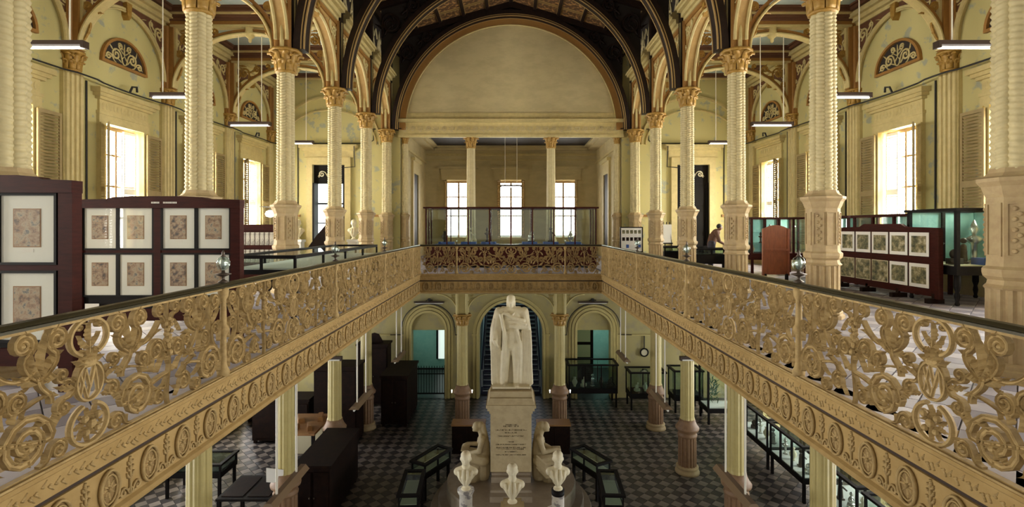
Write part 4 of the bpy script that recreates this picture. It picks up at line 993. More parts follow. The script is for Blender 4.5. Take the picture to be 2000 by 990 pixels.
# seated allegorical women
def seated():
    b = MB(); b.ell((.20, 0, 1.42), (.115, .10, .14)); b.ell((.10, 0, 1.46), (.10, .10, .11)); b.ell((.02, 0, 1.42), (.07, .07, .07)); b.ell((.315, 0, 1.40), (.02, .018, .025)); b.ell((.27, 0, 1.32), (.05, .05, .04))
    b.chain([(.12, 0, 1.36), (.04, 0, 1.2), (.0, 0, .95), (.02, 0, .6)], [.075, .11, .16, .2]); b.chain([(.04, -.17, 1.16), (.04, .17, 1.16)], [.10, .10]); b.ell((.1, -.07, 1.05), (.09, .08, .09)); b.ell((.1, .07, 1.05), (.09, .08, .09))
    for s in (-1, 1):
        b.chain([(.0, s * .16, .58), (.48, s * .17, .66), (.44, s * .15, .12)], [.16, .13, .09]); b.cap((.44, s * .15, .07), (.60, s * .17, .05), .06, .045)
    b.chain([(.04, -.2, 1.14), (.14, -.26, .84), (.46, -.18, .88)], [.08, .07, .05]); b.ell((.5, -.16, .88), (.055, .045, .04))
    for k in range(4): b.cap((.53, -.19 + .025 * k, .885), (.60, -.19 + .02 * k, .87), .014, .011, 6)
    b.chain([(.04, .2, 1.14), (.12, .26, .85), (.40, .14, .76)], [.08, .07, .05]); b.ell((.43, .12, .76), (.05, .045, .04))
    b.box(.40, .62, -.16, .16, .80, .835)
    b.chain([(.02, 0, .5), (.03, 0, .14)], [.2, .2]); b.chain([(.2, 0, .55), (.3, 0, .1)], [.22, .26])
    for k in range(9):
        y = -.26 + .065 * k; b.chain([(.35, y * .9, .68), (.50, y, .45), (.46 + .05 * math.sin(k * 2), y * 1.15, .03)], [.035, .04, .045], 7)
    for k in range(5): b.chain([(-.05, -.28 + .0 * k, .75 - .08 * k), (.2, -.30, .5 - .08 * k), (.45, -.27, .55 - .1 * k)], [.03, .035, .03], 7)
    b.chain([(.02, .05, 1.46), (-.04, .03, 1.2), (-.08, .0, .8)], [.06, .07, .08])
    return setmat(sculpt(b, .018, 2), 'marble_grey')
SE = seated()
for s in (-1, 1):
    tag(ob('seated_figure', SE, None, (s * .73, SY - .1, ZL + .862), (0, 0, 0 if s > 0 else PI), (1, 1, 1.0)), 'carved seated woman leaning against the pedestal ' + ('facing the long table cases' if s > 0 else 'facing the dark cabinets'), 'sculpture')
# busts
def bust(kind):
    b = MB(); b.ell((0, -.02, .66), (.105, .125, .14)); b.ell((0, -.06, .60), (.075, .08, .08)); b.ell((0, -.14, .635), (.018, .03, .03)); b.ell((0, .02, .70), (.11, .11, .10))
    for s in (-1, 1): b.ell((s * .105, .01, .63), (.018, .03, .04)); b.ell((s * .04, -.115, .665), (.03, .015, .01))
    b.ell((0, -.125, .575), (.03, .02, .01)); b.cap((0, .02, .42), (0, 0, .58), .085, .075)
    b.ell((0, .02, .32), (.20, .13, .16)); b.chain([(-.17, .02, .36), (0, .03, .42), (.17, .02, .36)], [.085, .09, .085]); b.ell((0, 0, .2), (.12, .1, .12))
    for s in (-1, 1): b.chain([(s * .04, -.12, .44), (s * .05, -.125, .3), (s * .02, -.1, .14)], [.03, .035, .03], 7); b.chain([(s * .13, -.08, .40), (s * .12, -.11, .28), (s * .05, -.09, .16)], [.03, .03, .025], 7)
    if kind == 1: b.ell((0, -.09, .55), (.07, .05, .07)); b.ell((0, -.11, .52), (.05, .04, .05))
    b.lathe([(.06, .1), (.055, .06), (.08, .04), (.10, .03), (.10, 0)], 16)
    return setmat(sculpt(b, .011, 1), 'marble')
BU = [bust(0), bust(1)]
for i, (x, y, z, k, lab) in enumerate(((-1.01, 11.45, -4.26, 0, 'white marble bust on the veined round column with moulded top'), (1.05, 11.45, -4.26, 1, 'white marble bust on the grey column with dark collar'), (.03, 11.2, -4.42, 1, 'white marble bust on the square stone stand before the monument'))):
    tag(ob('marble_bust', BU[k], None, (x, y, z), sc=(1.08, 1.08, 1.06)), lab, 'bust', 'busts before the monument')
    h = z - ZL
    if i == 0: t = mo('bust_stand', MB().lathe([(.22, 0), (.22, .12), (.15, .16), (.145, h - .12), (.16, h - .1), (.19, h - .04), (.19, h)], 20), 'marble_veined', None, True)
    elif i == 1:
        t = ob('bust_stand', None); mo('shaft', MB().lathe([(.2, 0), (.2, .12), (.14, .16), (.14, h - .12)], 20), 'marble_veined', t, True); mo('collar', MB().lathe([(.14, h - .12), (.145, h - .1), (.145, h)], 20), 'wood_black', t, True)
    else: t = mo('bust_stand', MB().box(-.22, .22, -.2, .2, 0, h - .18).box(-.26, .26, -.23, .23, h - .18, h - .1).box(-.2, .2, -.18, .18, h - .1, h), 'marble_grey', None)
    t.location = (x, y, ZL); tag(t, ('veined round column under the marble bust with moulded top', 'grey round column with dark collar under a marble bust', 'square stone stand under the bust before the monument')[i], 'stand')

# ------------------------------------------------------------------ showcases
VZ = [MB().lathe([(.05, 0), (.04, .03), (.09, .12), (.1, .18), (.05, .26), (.04, .3), (.06, .33)], 12), MB().lathe([(.07, 0), (.03, .05), (.03, .2), (.1, .26), (.02, .3), (.05, .36), (.005, .46)], 12),
      MB().box(-.1, .1, -.07, .07, 0, .1).join(MB().ell((0, 0, .17), (.09, .06, .09))).join(MB().ell((.05, 0, .29), (.04, .04, .05))), MB().cap((0, 0, .06), (0, 0, .3), .06, .045).join(MB().ell((0, 0, .4), .05)).join(MB().cap((.05, 0, .28), (.14, 0, .2), .02)).join(MB().box(-.07, .07, -.07, .07, 0, .04))]
EX = [[me('exhibit', v, m, True) for v in VZ] for m in ('bronze', 'linen', 'silver')]
EXN = ('small_vase', 'small_pagoda', 'seated_figurine', 'standing_figurine'); EXM = ('dark bronze', 'pale ivory', 'silvery')
def exhibit(x, y, z, k, m, where, sc=1):
    tag(ob(EXN[k], EX[m][k], None, (x, y, z), (0, 0, random.uniform(-1, 1)), (sc, sc, sc)), '%s %s %s' % (EXM[m], EXN[k].replace('_', ' '), where), 'exhibit', 'exhibits ' + where)
def vitrine(name, label, cat, cx, cy, z, sx, sy, leg, zb, zt, frame='wood_dark', glass='glass', bed=None, nx=2, ny=1, back=None, rz=0, th=.05, group=None, turned=False, cornice=.04, shelf=None, side=None):
    """glazed case: legs, table, corner posts and mullions, a sheet of glass for every field, top"""
    t = thing(name, label, cat, (cx, cy, z), (0, 0, rz), group); hx, hy = sx / 2, sy / 2
    lm = MB().lathe([(.03, 0), (.045, .03), (.03, .08), (.05, leg * .3), (.035, leg * .45), (.06, leg * .6), (.06, leg)], 10) if turned else MB().box(-.035, .035, -.035, .035, 0, leg)
    ld = me('leg', lm, frame, turned)
    for i in (-1, 1):
        for j in (-1, 1): ob('leg', ld, t, (i * (hx - .06), j * (hy - .06), 0))
    if sx > 2.5:
        for j in (-1, 1): ob('leg', ld, t, (0, j * (hy - .06), 0))
    if sy > 2.5:
        for i in (-1, 1): ob('leg', ld, t, (i * (hx - .06), 0, 0))
    mo('table', MB().box(-hx, hx, -hy, hy, leg, zb), frame, t)
    if bed: mo('bed', MB().box(-hx + th, hx - th, -hy + th, hy - th, zb, zb + .02), bed, t)
    for i in range(nx + 1):
        x = -hx + sx * i / nx; x = min(max(x, -hx + th / 2), hx - th / 2)
        for j in (-1, 1): mo('upright', MB().box(x - th / 2, x + th / 2, j * (hy - th / 2) - th / 2, j * (hy - th / 2) + th / 2, zb, zt), frame, t)
    for j in range(1, ny):
        y = -hy + sy * j / ny
        for i in (-1, 1): mo('upright', MB().box(i * (hx - th / 2) - th / 2, i * (hx - th / 2) + th / 2, y - th / 2, y + th / 2, zb, zt), frame, t)
    c = MB(); tw = max(th, .06)
    c.box(-hx - cornice, hx + cornice, -hy - cornice, -hy + tw, zt, zt + .06).box(-hx - cornice, hx + cornice, hy - tw, hy + cornice, zt, zt + .06).box(-hx - cornice, -hx + tw, -hy + tw, hy - tw, zt, zt + .06).box(hx - tw, hx + cornice, -hy + tw, hy - tw, zt, zt + .06); mo('top_frame', c, frame, t)
    for i in range(nx):
        x0, x1 = -hx + sx * i / nx + th, -hx + sx * (i + 1) / nx - th
        for j in (-1, 1):
            if back and j > 0: continue
            mo('glass_pane', MB().box(x0, x1, j * (hy - th / 2) - .003, j * (hy - th / 2) + .003, zb + .01, zt), glass, t)
        mo('top_pane', MB().box(x0 - th, x1 + th, -hy + tw, hy - tw, zt + .03, zt + .036), glass, t)
    for j in range(ny):
        y0, y1 = -hy + sy * j / ny + th, -hy + sy * (j + 1) / ny - th
        for i in (-1, 1): mo('glass_pane', MB().box(i * (hx - th / 2) - .003, i * (hx - th / 2) + .003, y0, y1, zb + .01, zt), glass, t)
    if back: mo('back_board', MB().box(-hx + th, hx - th, hy - .03, hy - .01, zb, zt), back, t)
    if side: mo('side_board', MB().box(hx - .03 - th, hx - .015 - th, -hy + th, hy - th, zb, zt), side, t)
    for zz in shelf or (): mo('shelf', MB().box(-hx + th, hx - th, -hy + th, hy - th, zz, zz + .015), glass, t)
    return t
random.seed(21)
# far vitrine before the alcove
vitrine('glass_vitrine', 'long red-framed glass vitrine with blue cloths behind the far balustrade', 'display case', 0, 20.75, 0, 6.7, 1.4, .08, .88, 2.32, 'wood_red', 'glass', None, 8, 2, None, 0, .05, cornice=.08)
for k, x in enumerate((-2.6, -1.7, -.9, .75, 1.6, 2.5)):
    o = mo('blue_cloth', MB().box(-.42, .42, -.4, .4, 0, .03).box(-.3, .3, -.25, .25, .03, .12), 'case_cloth', None, loc=(x, 20.7, .88))
    kk, mm = (0, 3, 1, 2, 3, 0)[k], (0, 1, 0, 2, 0, 2)[k]; tag(o, 'blue cloth riser under the %s %s in the far vitrine' % (EXM[mm], EXN[kk].replace('_', ' ')), 'riser', 'blue risers in the far vitrine'); exhibit(x + random.uniform(-.1, .1), 20.6, 1.0, kk, mm, 'on a blue riser in the far vitrine', 1.3)
# print screen gallery
vitrine('glass_case', 'dark glass case on turned legs beside the print screen', 'display case', 9.75, 10.95, 0, 1.56, 1.3, .62, .8, 1.92, 'wood_black', 'glass', 'linen', 2, 1, 'case_teal', 0, .07, turned=True, side='case_teal')
for k, (x, y) in enumerate(((9.2, 10.62), (9.25, 11.15), (9.5, 10.75), (9.95, 11.0))): exhibit(x, y, .83, (2, 1, 3, 1)[k], (0, 0, 0, 2)[k], 'inside the case on turned legs', (1.2, 1.6, 1.2, 2)[k])
for k in range(2): tag(mo('blue_riser', MB().box(-.17, .17, -.15, .15, 0, .14), 'case_cloth', None, loc=(9.78 + .42 * k, 10.55, .82)), 'blue cloth block in the case on turned legs, ' + ('nearer the print screen' if k == 0 else 'farther from the print screen'), 'riser', 'blue blocks in the case on turned legs')
for k, (y0, y1, lab) in enumerate(((12.05, 14.3, 'directly behind the print screen'), (14.5, 16.6, 'before the teal-lit case'))):
    vitrine('side_case', 'dark wall glass case with teal interior ' + lab, 'display case', 10.0, (y0 + y1) / 2, 0, .9, y1 - y0, .5, .7, 1.86, 'wood_red', 'glass', 'linen', 1, 3, None, 0, .06, side='case_teal')
    exhibit(10.0, y0 + .6, .72, 0, 1, 'in the wall case ' + lab, 1.5); exhibit(10.0, y0 + 1.5, .72, 3, 0, 'in the wall case ' + lab, 1.5)
vitrine('glass_case', 'teal-lit glass case with shelves behind the bare wooden screen', 'display case', 8.95, 17.6, 0, 1.9, 1.1, .5, .72, 1.86, 'wood_red', 'glass', None, 4, 2, 'case_teal', 0, .06, shelf=(1.05, 1.4))
for k in range(6): exhibit(8.25 + .28 * k, 17.5, (.72, 1.065, 1.415)[k % 3], k % 4, (1, 0, 2)[k % 3], 'on the shelves of the teal-lit glass case', .8)
t = thing('wooden_screen', 'bare reddish-brown wooden screen seen from behind with arched top', 'display screen', (7.35, 14.2, 0))
mo('board', MB().poly([(-.35, 0, .28)] + [(.35, 0, .28), (.35, 0, 1.55)] + [(.35 - .07 * k, 0, 1.55 + .1 * math.sin(PI * k / 10)) for k in range(1, 10)] + [(-.35, 0, 1.55)], (0, .03, 0)), 'wood_back', t); mo('batten', MB().box(-.36, .36, -.03, 0, .93, .99).box(-.37, -.31, -.02, .05, .25, 1.55).box(.31, .37, -.02, .05, .25, 1.55), 'wood_back', t)
for i in (-1, 1): mo('foot', MB().box(i * .3 - .03, i * .3 + .03, -.25, .28, 0, .08).box(i * .3 - .03, i * .3 + .03, -.03, .05, .08, .3), 'wood_black', t)
# screen of prints
t = thing('print_screen', 'dark red wooden screen with two rows of five mounted prints', 'display screen', (8.84, 12.2, 0), (0, 0, R(-90)))
mo('board', MB().box(-1.62, 1.62, -.02, .04, .14, 1.56).poly([(-1.62, -.03, 1.5), (1.62, -.03, 1.5), (1.62, -.03, 1.58), (.75, -.03, 1.6), (.6, -.03, 1.67), (-.6, -.03, 1.67), (-.75, -.03, 1.6), (-1.62, -.03, 1.58)], (0, .08, 0)).box(-1.66, -1.56, -.04, .06, .1, 1.56).box(1.56, 1.66, -.04, .06, .1, 1.56), 'wood_red', t)
mo('middle_rail', MB().box(-1.56, 1.56, -.035, 0, .85, .96), 'wood_red', t)
for i in (-1.5, -.5, .5, 1.5): mo('foot', MB().box(i - .05, i + .05, -.16, .18, 0, .1).box(i - .04, i + .04, -.02, .03, .1, .2), 'wood_dark', t)
for c in range(5):
    for r in range(2):
        z0 = (.97, .30)[r]; x = -1.19 + c * .585 ; x = 1.19 - c * .585
        low_cream = (r == 1 and c < 3) 
        m_ = mo('print_mount', MB().box(-.265, .265, -.012, 0, 0, .51), 'linen' if (r == 0 or c > 2) and False else ('paper' if not (r == 1 and c in (0, 1, 2)) else 'linen'), t, loc=(x * -1 if True else x, -.03, z0))
        mo('print', MB().box(-.20, .20, -.002, .002, -.18, .18) if not low_cream else MB().box(-.25, .25, -.002, .002, -.24, .24), 'etching_%d' % ((c + 2 * r) % 4), m_, loc=(0, -.014, .255))
# dark low cabinets, easel, board and person at the far end of that gallery
for k, (x, y, w_) in enumerate(((7.05, 18.4, 1.6), (6.9, 20.3, 1.9))):
    vitrine('desk_case', ('black desk case beside the bending person' if k else 'black desk case between two columns before the dark door'), 'display case', x, y, 0, w_, .9, .3, .62, .78, 'wood_black', 'glass_dark', 'wood_black', 2, 1)
t = thing('photo_board', 'white board with rows of small photographs before the end column', 'display board', (4.85, 20.6, 0))
mo('board', MB().box(-.42, .42, 0, .03, .62, 1.56), 'paper', t); mo('frame', MB().box(-.46, -.42, -.01, .04, .58, 1.6).box(.42, .46, -.01, .04, .58, 1.6).box(-.42, .42, -.01, .04, 1.56, 1.6).box(-.42, .42, -.01, .04, .58, .62), 'wood_black', t)
for i in (-1, 1): mo('leg', MB().box(i * .44 - .02, i * .44 + .02, -.2, .23, 0, .04).box(i * .44 - .02, i * .44 + .02, 0, .03, .04, .58), 'wood_black', t)
for r in range(3):
    for c in range(5): mo('photo', MB().box(-.055, .055, -.004, 0, -.07, .07), ('etching_1', 'wood_dark', 'case_cloth')[r] if r < 2 or c in (1, 4) else 'mat_board', t, loc=(-.32 + .16 * c, 0, 1.4 - .29 * r))
t = thing('easel', 'black easel holding a blank white sheet beside a column', 'easel', (6.38, 21.0, 0))
mo('sheet', MB().box(-.2, .2, -.03, -.01, .95, 1.7), 'paper', t); mo('ledge', MB().box(-.24, .24, -.06, .02, .9, .95), 'wood_black', t)
for i, (x0, x1, y1) in enumerate(((-.12, -.28, -.05), (.12, .28, -.05), (0, 0, .4))): mo('leg', MB().tube([(x0, .0, 1.8), (x1, y1, 0)], .018), 'wood_black', t)
# person bending over the desk case
b = MB(); b.ell((.30, -.02, 1.58), (.085, .10, .115)); b.cap((.2, 0, 1.42), (.28, 0, 1.54), .06, .055); b.ell((.395, -.01, 1.57), (.02, .02, .025))
pb = MB(); pb.chain([(0, 0, .95), (.06, 0, 1.2), (.17, 0, 1.38)], [.16, .17, .15]); pb.chain([(.16, -.19, 1.38), (.16, .19, 1.38)], [.09, .09])
for s in (-1, 1):
    b.chain([(0, s * .09, .95), (.02, s * .11, .5), (-.03, s * .12, .08)], [.12, .085, .05]); b.cap((-.03, s * .12, .05), (.13, s * .13, .04), .05, .04)
    b.chain([(.17, s * .22, 1.36), (.24, s * .27, 1.08), (.46, s * .2, .95)], [.065, .05, .038]); b.ell((.50, s * .19, .95), (.05, .04, .025))
    for k in range(4): b.cap((.53, s * .19 - .03 + .02 * k, .95), (.60, s * .19 - .03 + .02 * k, .935), .011, .009, 6)
    b.cap((.49, s * .15, .95), (.53, s * .12, .94), .012, .01, 6)
b.chain([(0, 0, .95), (.06, 0, 1.2), (.17, 0, 1.38)], [.13, .14, .12])
per = tag(ob('person', setmat(sculpt(b, .016, 1), 'skin'), None, (7.55, 19.3, 0), (0, 0, R(-15))), 'person in brown top and dark trousers bending over a desk case', 'person')
sh = pb.join(MB().chain([(.17, -.22, 1.36), (.24, -.27, 1.1)], [.08, .065]).chain([(.17, .22, 1.36), (.24, .27, 1.1)], [.08, .065])); ob('shirt', setmat(sculpt(sh, .016, 1), 'cloth_brown'), per)
tr_ = MB()
for s in (-1, 1): tr_.chain([(0, s * .09, .96), (.02, s * .11, .5), (-.03, s * .12, .1)], [.15, .105, .075])
ob('trousers', setmat(sculpt(tr_, .016, 1), 'cloth_dark'), per); mo('hair', MB().ell((.275, -.02, 1.62), (.10, .11, .10)), 'hair', per, True)

# ------------------------------------------------------------------ gallery of miniatures
def mini_panel(label, x0, x1, y, top, colsx, rows, sign=False):
    cx = (x0 + x1) / 2; t = thing('miniature_screen', label, 'display screen', (cx, y, 0)); h = (x1 - x0) / 2
    mo('board', MB().box(-h + .06, h - .06, 0, .04, .3, top - .05), 'wood_black', t)
    f = MB().box(-h + .003, -h + .09, -.05, .065, 0, top - .118).box(h - .14, h - .003, -.05, .065, 0, top - .118)
    f.poly([(-h, -.06, top - .12), (h, -.06, top - .12), (h, -.06, top), (h * .62, -.06, top + .01), (h * .55, -.06, top + .035), (h * .3, -.06, top + .05), (-h * .3, -.06, top + .05), (-h * .55, -.06, top + .035), (-h * .62, -.06, top + .01), (-h, -.06, top)], (0, .13, 0)).box(-h + .09, h - .14, -.04, .06, .25, .42)
    mo('frame', f, 'wood_red', t)
    if len(colsx) == 4: mo('centre_stile', MB().box((colsx[1][1] + colsx[2][0]) / 2 - cx - .05, (colsx[1][1] + colsx[2][0]) / 2 - cx + .05, -.03, 0, .42, top - .12), 'wood_red', t)
    for (z1, z0), (z3, z2) in zip(rows[:-1], rows[1:]): mo('rail', MB().box(-h + .09, h - .14, -.02, 0, z3 + .025, z0 - .025), 'wood_red', t)
    k = 0
    for (z1, z0) in rows:
        for (a_, c_) in colsx:
            w_ = c_ - a_; hh = z1 - z0
            e = mo('glazed_frame', MB().box(-w_ / 2 - .025, w_ / 2 + .025, -.03, -.001, -.025, 0).box(-w_ / 2 - .025, w_ / 2 + .025, -.03, -.001, hh, hh + .025).box(-w_ / 2 - .025, -w_ / 2, -.03, -.001, 0, hh).box(w_ / 2, w_ / 2 + .025, -.03, -.001, 0, hh), 'wood_black', t, loc=((a_ + c_) / 2 - cx, 0, z0))
            mo('mount', MB().box(-w_ / 2, w_ / 2, -.012, -.002, 0, hh), 'mat_board', e)
            mo('miniature', MB().box(-w_ * .26, w_ * .22, -.016, -.012, hh * .24, hh * .79), 'miniature_%d' % (k % 4), e); mo('miniature_border', MB().box(-w_ * .28, w_ * .24, -.014, -.012, hh * .225, hh * .805), 'wood_brown', e)
            mo('caption', MB().box(-w_ * .12, w_ * .1, -.014, -.012, hh * .15, hh * .2), 'paper', e)
            mo('glass', MB().box(-w_ / 2, w_ / 2, -.024, -.022, 0, hh), 'glass_clear', e)
            k += 1
    if sign:
        q = MB()
        for (xa, xb) in ((-.08, .04), (.09, .27)):
            x = xa
            while x < xb: q.box(x, x + .012, -.063, -.06, top - .055, top - .03); x += .02
        mo('lettering', q, 'paper', t)['kind'] = 'stuff'
    return t
mini_panel('tall dark red screen of large mounted miniatures before the column pedestal', -5.75, -4.24, 5.0, 2.05, ((-5.62, -5.08), (-4.965, -4.44)), ((1.905, 1.255), (1.15, .5)))
mini_panel('wide dark red screen with two rows of four mounted miniatures', -6.26, -3.89, 7.4, 1.99, ((-6.15, -5.69), (-5.64, -5.17), (-5.02, -4.56), (-4.51, -4.06)), ((1.88, 1.29), (1.20, .616)), True)
tag(mo('notice', MB().box(-.1, .1, 0, .005, 0, .08), 'paper', None, loc=(-6.0, 7.33, .42)), 'small white notice on the foot of the wide miniatures screen', 'notice')
t = thing('photo_screen', 'small red-topped screen with rows of tiny white photographs', 'display screen', (-6.5, 13.0, 0))
mo('frame', MB().box(-.5, .5, 0, .05, .3, 1.55).box(-.52, .52, -.03, .06, 1.5, 1.66).box(-.5, .5, -.02, 0, 1.05, 1.12), 'wood_red', t)
for i in (-1, 1): mo('foot', MB().box(i * .42 - .04, i * .42 + .04, -.2, .25, 0, .3), 'wood_dark', t)
for r in range(2):
    for c in range(8): mo('photo', MB().box(-.05, .05, -.006, 0, 0, .32), 'photo_row', t, loc=(-.42 + .12 * c, 0, (1.14, .70)[r]))
vitrine('desk_case', 'long black glass desk case standing behind the balustrade and columns', 'display case', -4.3, 11.5, 0, 1.2, 5.4, .78, .86, 1.05, 'wood_black', 'glass', 'mat_board', 2, 4, None, 0, .04, cornice=.0)
t = thing('slanted_rack', 'dark wooden slanted rack before the open doorway', 'rack', (-8.0, 21.2, 0))
mo('side_panel', MB().poly([(-.55, 0, .55), (.45, 0, .55), (.45, 0, 1.72), (.3, 0, 1.66), (-.05, 0, 1.25)], (0, .06, 0)), 'wood_dark', t); mo('side_panel', MB().poly([(-.55, .6, .55), (.45, .6, .55), (.45, .6, 1.72), (.3, .6, 1.66), (-.05, .6, 1.25)], (0, .06, 0)), 'wood_dark', t)
mo('back_board', MB().box(.39, .45, .06, .6, .55, 1.6), 'wood_dark', t); mo('stand', MB().box(-.5, .42, .05, .6, 0, .55), 'wood_black', t)
for x, y, lab in ((-6.85, 22.3, 'beside the open doorway towards the alcove'), (-9.15, 22.0, 'beside the open doorway towards the side wall')):
    tag(ob('gallery_bust', BU[0], None, (x, y, 1.05), sc=(1.1, 1.1, 1.1)), 'pale bust on a white stand ' + lab, 'bust'); tag(mo('bust_plinth', MB().box(-.2, .2, -.2, .2, 0, .95).box(-.24, .24, -.24, .24, .95, 1.05), 'white_paint', None, loc=(x, y, 0)), 'white square stand under the pale bust ' + lab, 'stand')
t = thing('opal_lamp', 'glowing white opal lamp on a bracket beside the gallery corner', 'lamp', (-10.3, 21.9, 2.15)); mo('shade', MB().lathe([(.04, .16), (.16, .10), (.2, .0), (.15, -.1), (.03, -.14)], 16), 'lamp_glow', t, True); mo('bracket', MB().tube([(0, 0, .15), (0, 0, .3), (-.45, 0, .32)], .02), 'cable', t)  # invented lamp standing in for a bright spot reflected in case glass
t = thing('framed_picture', 'dark framed picture standing on a pale cabinet at the gallery corner', 'picture', (-10.0, 22.7, 0)); mo('cabinet', MB().box(-.45, .35, -.25, .25, 0, 1.15), 'linen', t); mo('frame', MB().box(-.42, .32, -.12, -.06, 1.15, 2.0), 'wood_black', t); mo('canvas', MB().box(-.36, .26, -.13, -.12, 1.22, 1.94), 'etching_2', t)

# ------------------------------------------------------------------ hanging tube lamps
def hang_lamp(label, x, y, z, L, ztop, rz=0, group=None, white=False, wide=False, lit='tube'):
    t = thing('hanging_tube_lamp', label, 'lamp', (x, y, z), (0, 0, rz), group)
    if wide: mo('housing', MB().poly([(-L / 2, -.13, 0), (-L / 2, .13, 0), (-L / 2, .05, .09), (-L / 2, -.05, .09)], (L, 0, 0)), 'fixture_tan', t)
    else: mo('housing', MB().box(-L / 2, L / 2, -.07, .07, .0, .075).box(-L / 2, -L / 2 + .05, -.07, .07, -.05, 0).box(L / 2 - .05, L / 2, -.07, .07, -.05, 0), 'fixture', t)
    mo('tube', MB().tube([(-L / 2 + .04, 0, -.035), (L / 2 - .04, 0, -.035)], .028, 8), lit, t)
    for i in (-1, 1): mo('rod', MB().tube([(i * L * .28, 0, .07), (i * L * .28, 0, ztop - z)], .014 if not wide else .02, 6), 'rod', t)
    return t
for s in (-1, 1):
    for n in range(2, 6): hang_lamp('dark tube lamp %s, aisle arch %s' % (SIDE[s], ORD[n]), s * 8.2, YN(n), 4.82, 1.3, 7.62, 0, 'tube lamps over the galleries')
    for y, lab in ((9.6, 'near the monument front'), (14.4, 'beside the monument'), (19.2, 'before the end wall')):
        hang_lamp('brown trough lamp on white rods %s, %s' % (SIDELOW[s], lab), s * 4.2, y, -3.28, 1.5, -.66, R(90), 'trough lamps under the gallery', wide=True, lit='white_paint')
    hang_lamp('white tube lamp across the top of the lower columns ' + SIDELOW[s], s * 5.65, 15.6, -2.42, 1.0, -.66, 0, lit='white_paint')
hang_lamp('small tube lamp hung on two long rods in the alcove', 0, 26.5, 3.7, 1.1, 6.26, 0)

# ------------------------------------------------------------------ lower hall furniture
def rot_case(label, x0, y0, x1, y1, wid, group):
    L = math.dist((x0, y0), (x1, y1)); a = math.atan2(y1 - y0, x1 - x0)
    vitrine('table_case', label, 'display case', (x0 + x1) / 2, (y0 + y1) / 2, ZL, L, wid, .62, .78, 1.0, 'wood_black', 'glass_dark', 'linen', 2, 1, None, a, .04, group)
for s in (-1, 1):
    rot_case('low black glass table case set diagonally behind the monument steps ' + SIDELOW[s], s * 2.02, 15.5, s * 2.62, 14.45, .5, 'table cases round the monument')
    rot_case('low black glass table case beside the monument steps ' + SIDELOW[s], s * 2.62, 14.0, s * 2.55, 12.7, .5, 'table cases round the monument')
    t = thing('low_bookcase', 'low dark wooden cabinet behind the pedestal ' + SIDELOW[s], 'cabinet', (s * 1.45, 17.6, ZL)); mo('body', MB().box(-.55, .55, -.25, .25, 0, .95), 'wood_dark', t); mo('top', MB().box(-.58, .58, -.28, .28, .95, 1.0), 'wood_brown', t)
    for i in (-1, 1): mo('door', MB().box(i * .27 - .23, i * .27 + .23, -.27, -.25, .08, .88), 'wood_dark', t)
for k, (y0, y1, lab) in enumerate(((9.9, 11.75, 'farthest from the end wall'), (12.0, 13.9, 'third from the end wall'), (14.2, 16.05, 'second from the end wall'), (16.2, 18.4, 'nearest the end wall'))):
    vitrine('long_case', 'black-framed glass table case in the row beside the lower columns, ' + lab, 'display case', 8.65, (y0 + y1) / 2, ZL, 1.1, y1 - y0, .55, .7, 1.55, 'wood_black', 'glass', 'mat_board', 1, 3, None, 0, .05, 'row of long table cases')
    for j in range(4): exhibit(8.45, y0 + .3 + j * .42, ZL + .72, (k + j) % 4, (j + k) % 3, 'in the long table case ' + lab, 1.1)
vitrine('glass_case', 'tall dark glass case with objects before the arched doorway', 'display case', 3.5, 22.3, ZL, 2.1, 1.0, .6, .8, 1.78, 'wood_black', 'glass_dark', 'wood_black', 3, 1, None, 0, .05)
for k in range(5): exhibit(2.75 + .38 * k, 22.1, ZL + .82, (0, 2, 3, 0, 2)[k], (1, 1, 2, 0, 0)[k], 'in the tall case before the arched doorway', 1.2)
vitrine('glass_case', 'black glass case with red objects under the wall medallion clock', 'display case', 5.75, 21.9, ZL, 1.5, .9, .5, .7, 1.55, 'wood_black', 'glass_dark', 'wood_red', 2, 1, None, 0, .05)
for k in range(3): exhibit(5.35 + .35 * k, 21.75, ZL + .73, (2, 0, 3)[k], 1, 'in the black case with red lining', 1.1)
vitrine('glass_case', 'black glass case standing in the corner behind the lower columns', 'display case', 7.35, 21.6, ZL, 1.2, .9, .5, .7, 1.7, 'wood_black', 'glass_dark', 'wood_black', 2, 1, None, 0, .05)
vitrine('diorama_case', 'tall glass case with a plant diorama on a white base', 'display case', 8.3, 20.4, ZL, 1.3, 1.0, .45, .62, 2.75, 'wood_black', 'glass', 'paper', 1, 1, None, 0, .07)
b = MB(); random.seed(5)
for k in range(60):
    a = random.uniform(0, 6.28); L = random.uniform(.2, .45); p0 = Vector((random.uniform(-.25, .25), random.uniform(-.2, .2), random.uniform(0, .9))); d = Vector((math.cos(a), math.sin(a), .5)).normalized()
    b.sweep([p0, p0 + d * L * .5 + Vector((0, 0, .03)), p0 + d * L], d.cross(Vector((0, 0, 1))), [.01, .02, .004], [.03, .08, .01], 4)
tag(mo('model_plant', b, 'leaf', None, loc=(8.08, 20.45, ZL + .64), sc=(.55, .55, 1)), 'dark green model plant inside the diorama case', 'plant')
exhibit(8.72, 20.2, ZL + .64, 3, 1, 'inside the diorama case', 1.8)
t = thing('draped_banner', 'yellow and green cloth banner hanging by the lower side wall', 'banner', (8.75, 22.7, -3.9)); mo('yellow_cloth', MB().ell((0, 0, 1.1), (.2, .12, .22)).ell((-.03, 0, .72), (.22, .12, .25)), 'yellow_cloth', t, True); mo('green_cloth', MB().lathe([(.2, -.1), (.22, .2), (.2, .55), (.1, .6)], 12), 'green_cloth', t, True); mo('stand', MB().lathe([(.25, -2.2), (.25, -2.15), (.03, -2.1), (.03, .0)], 10), 'wood_black', t)
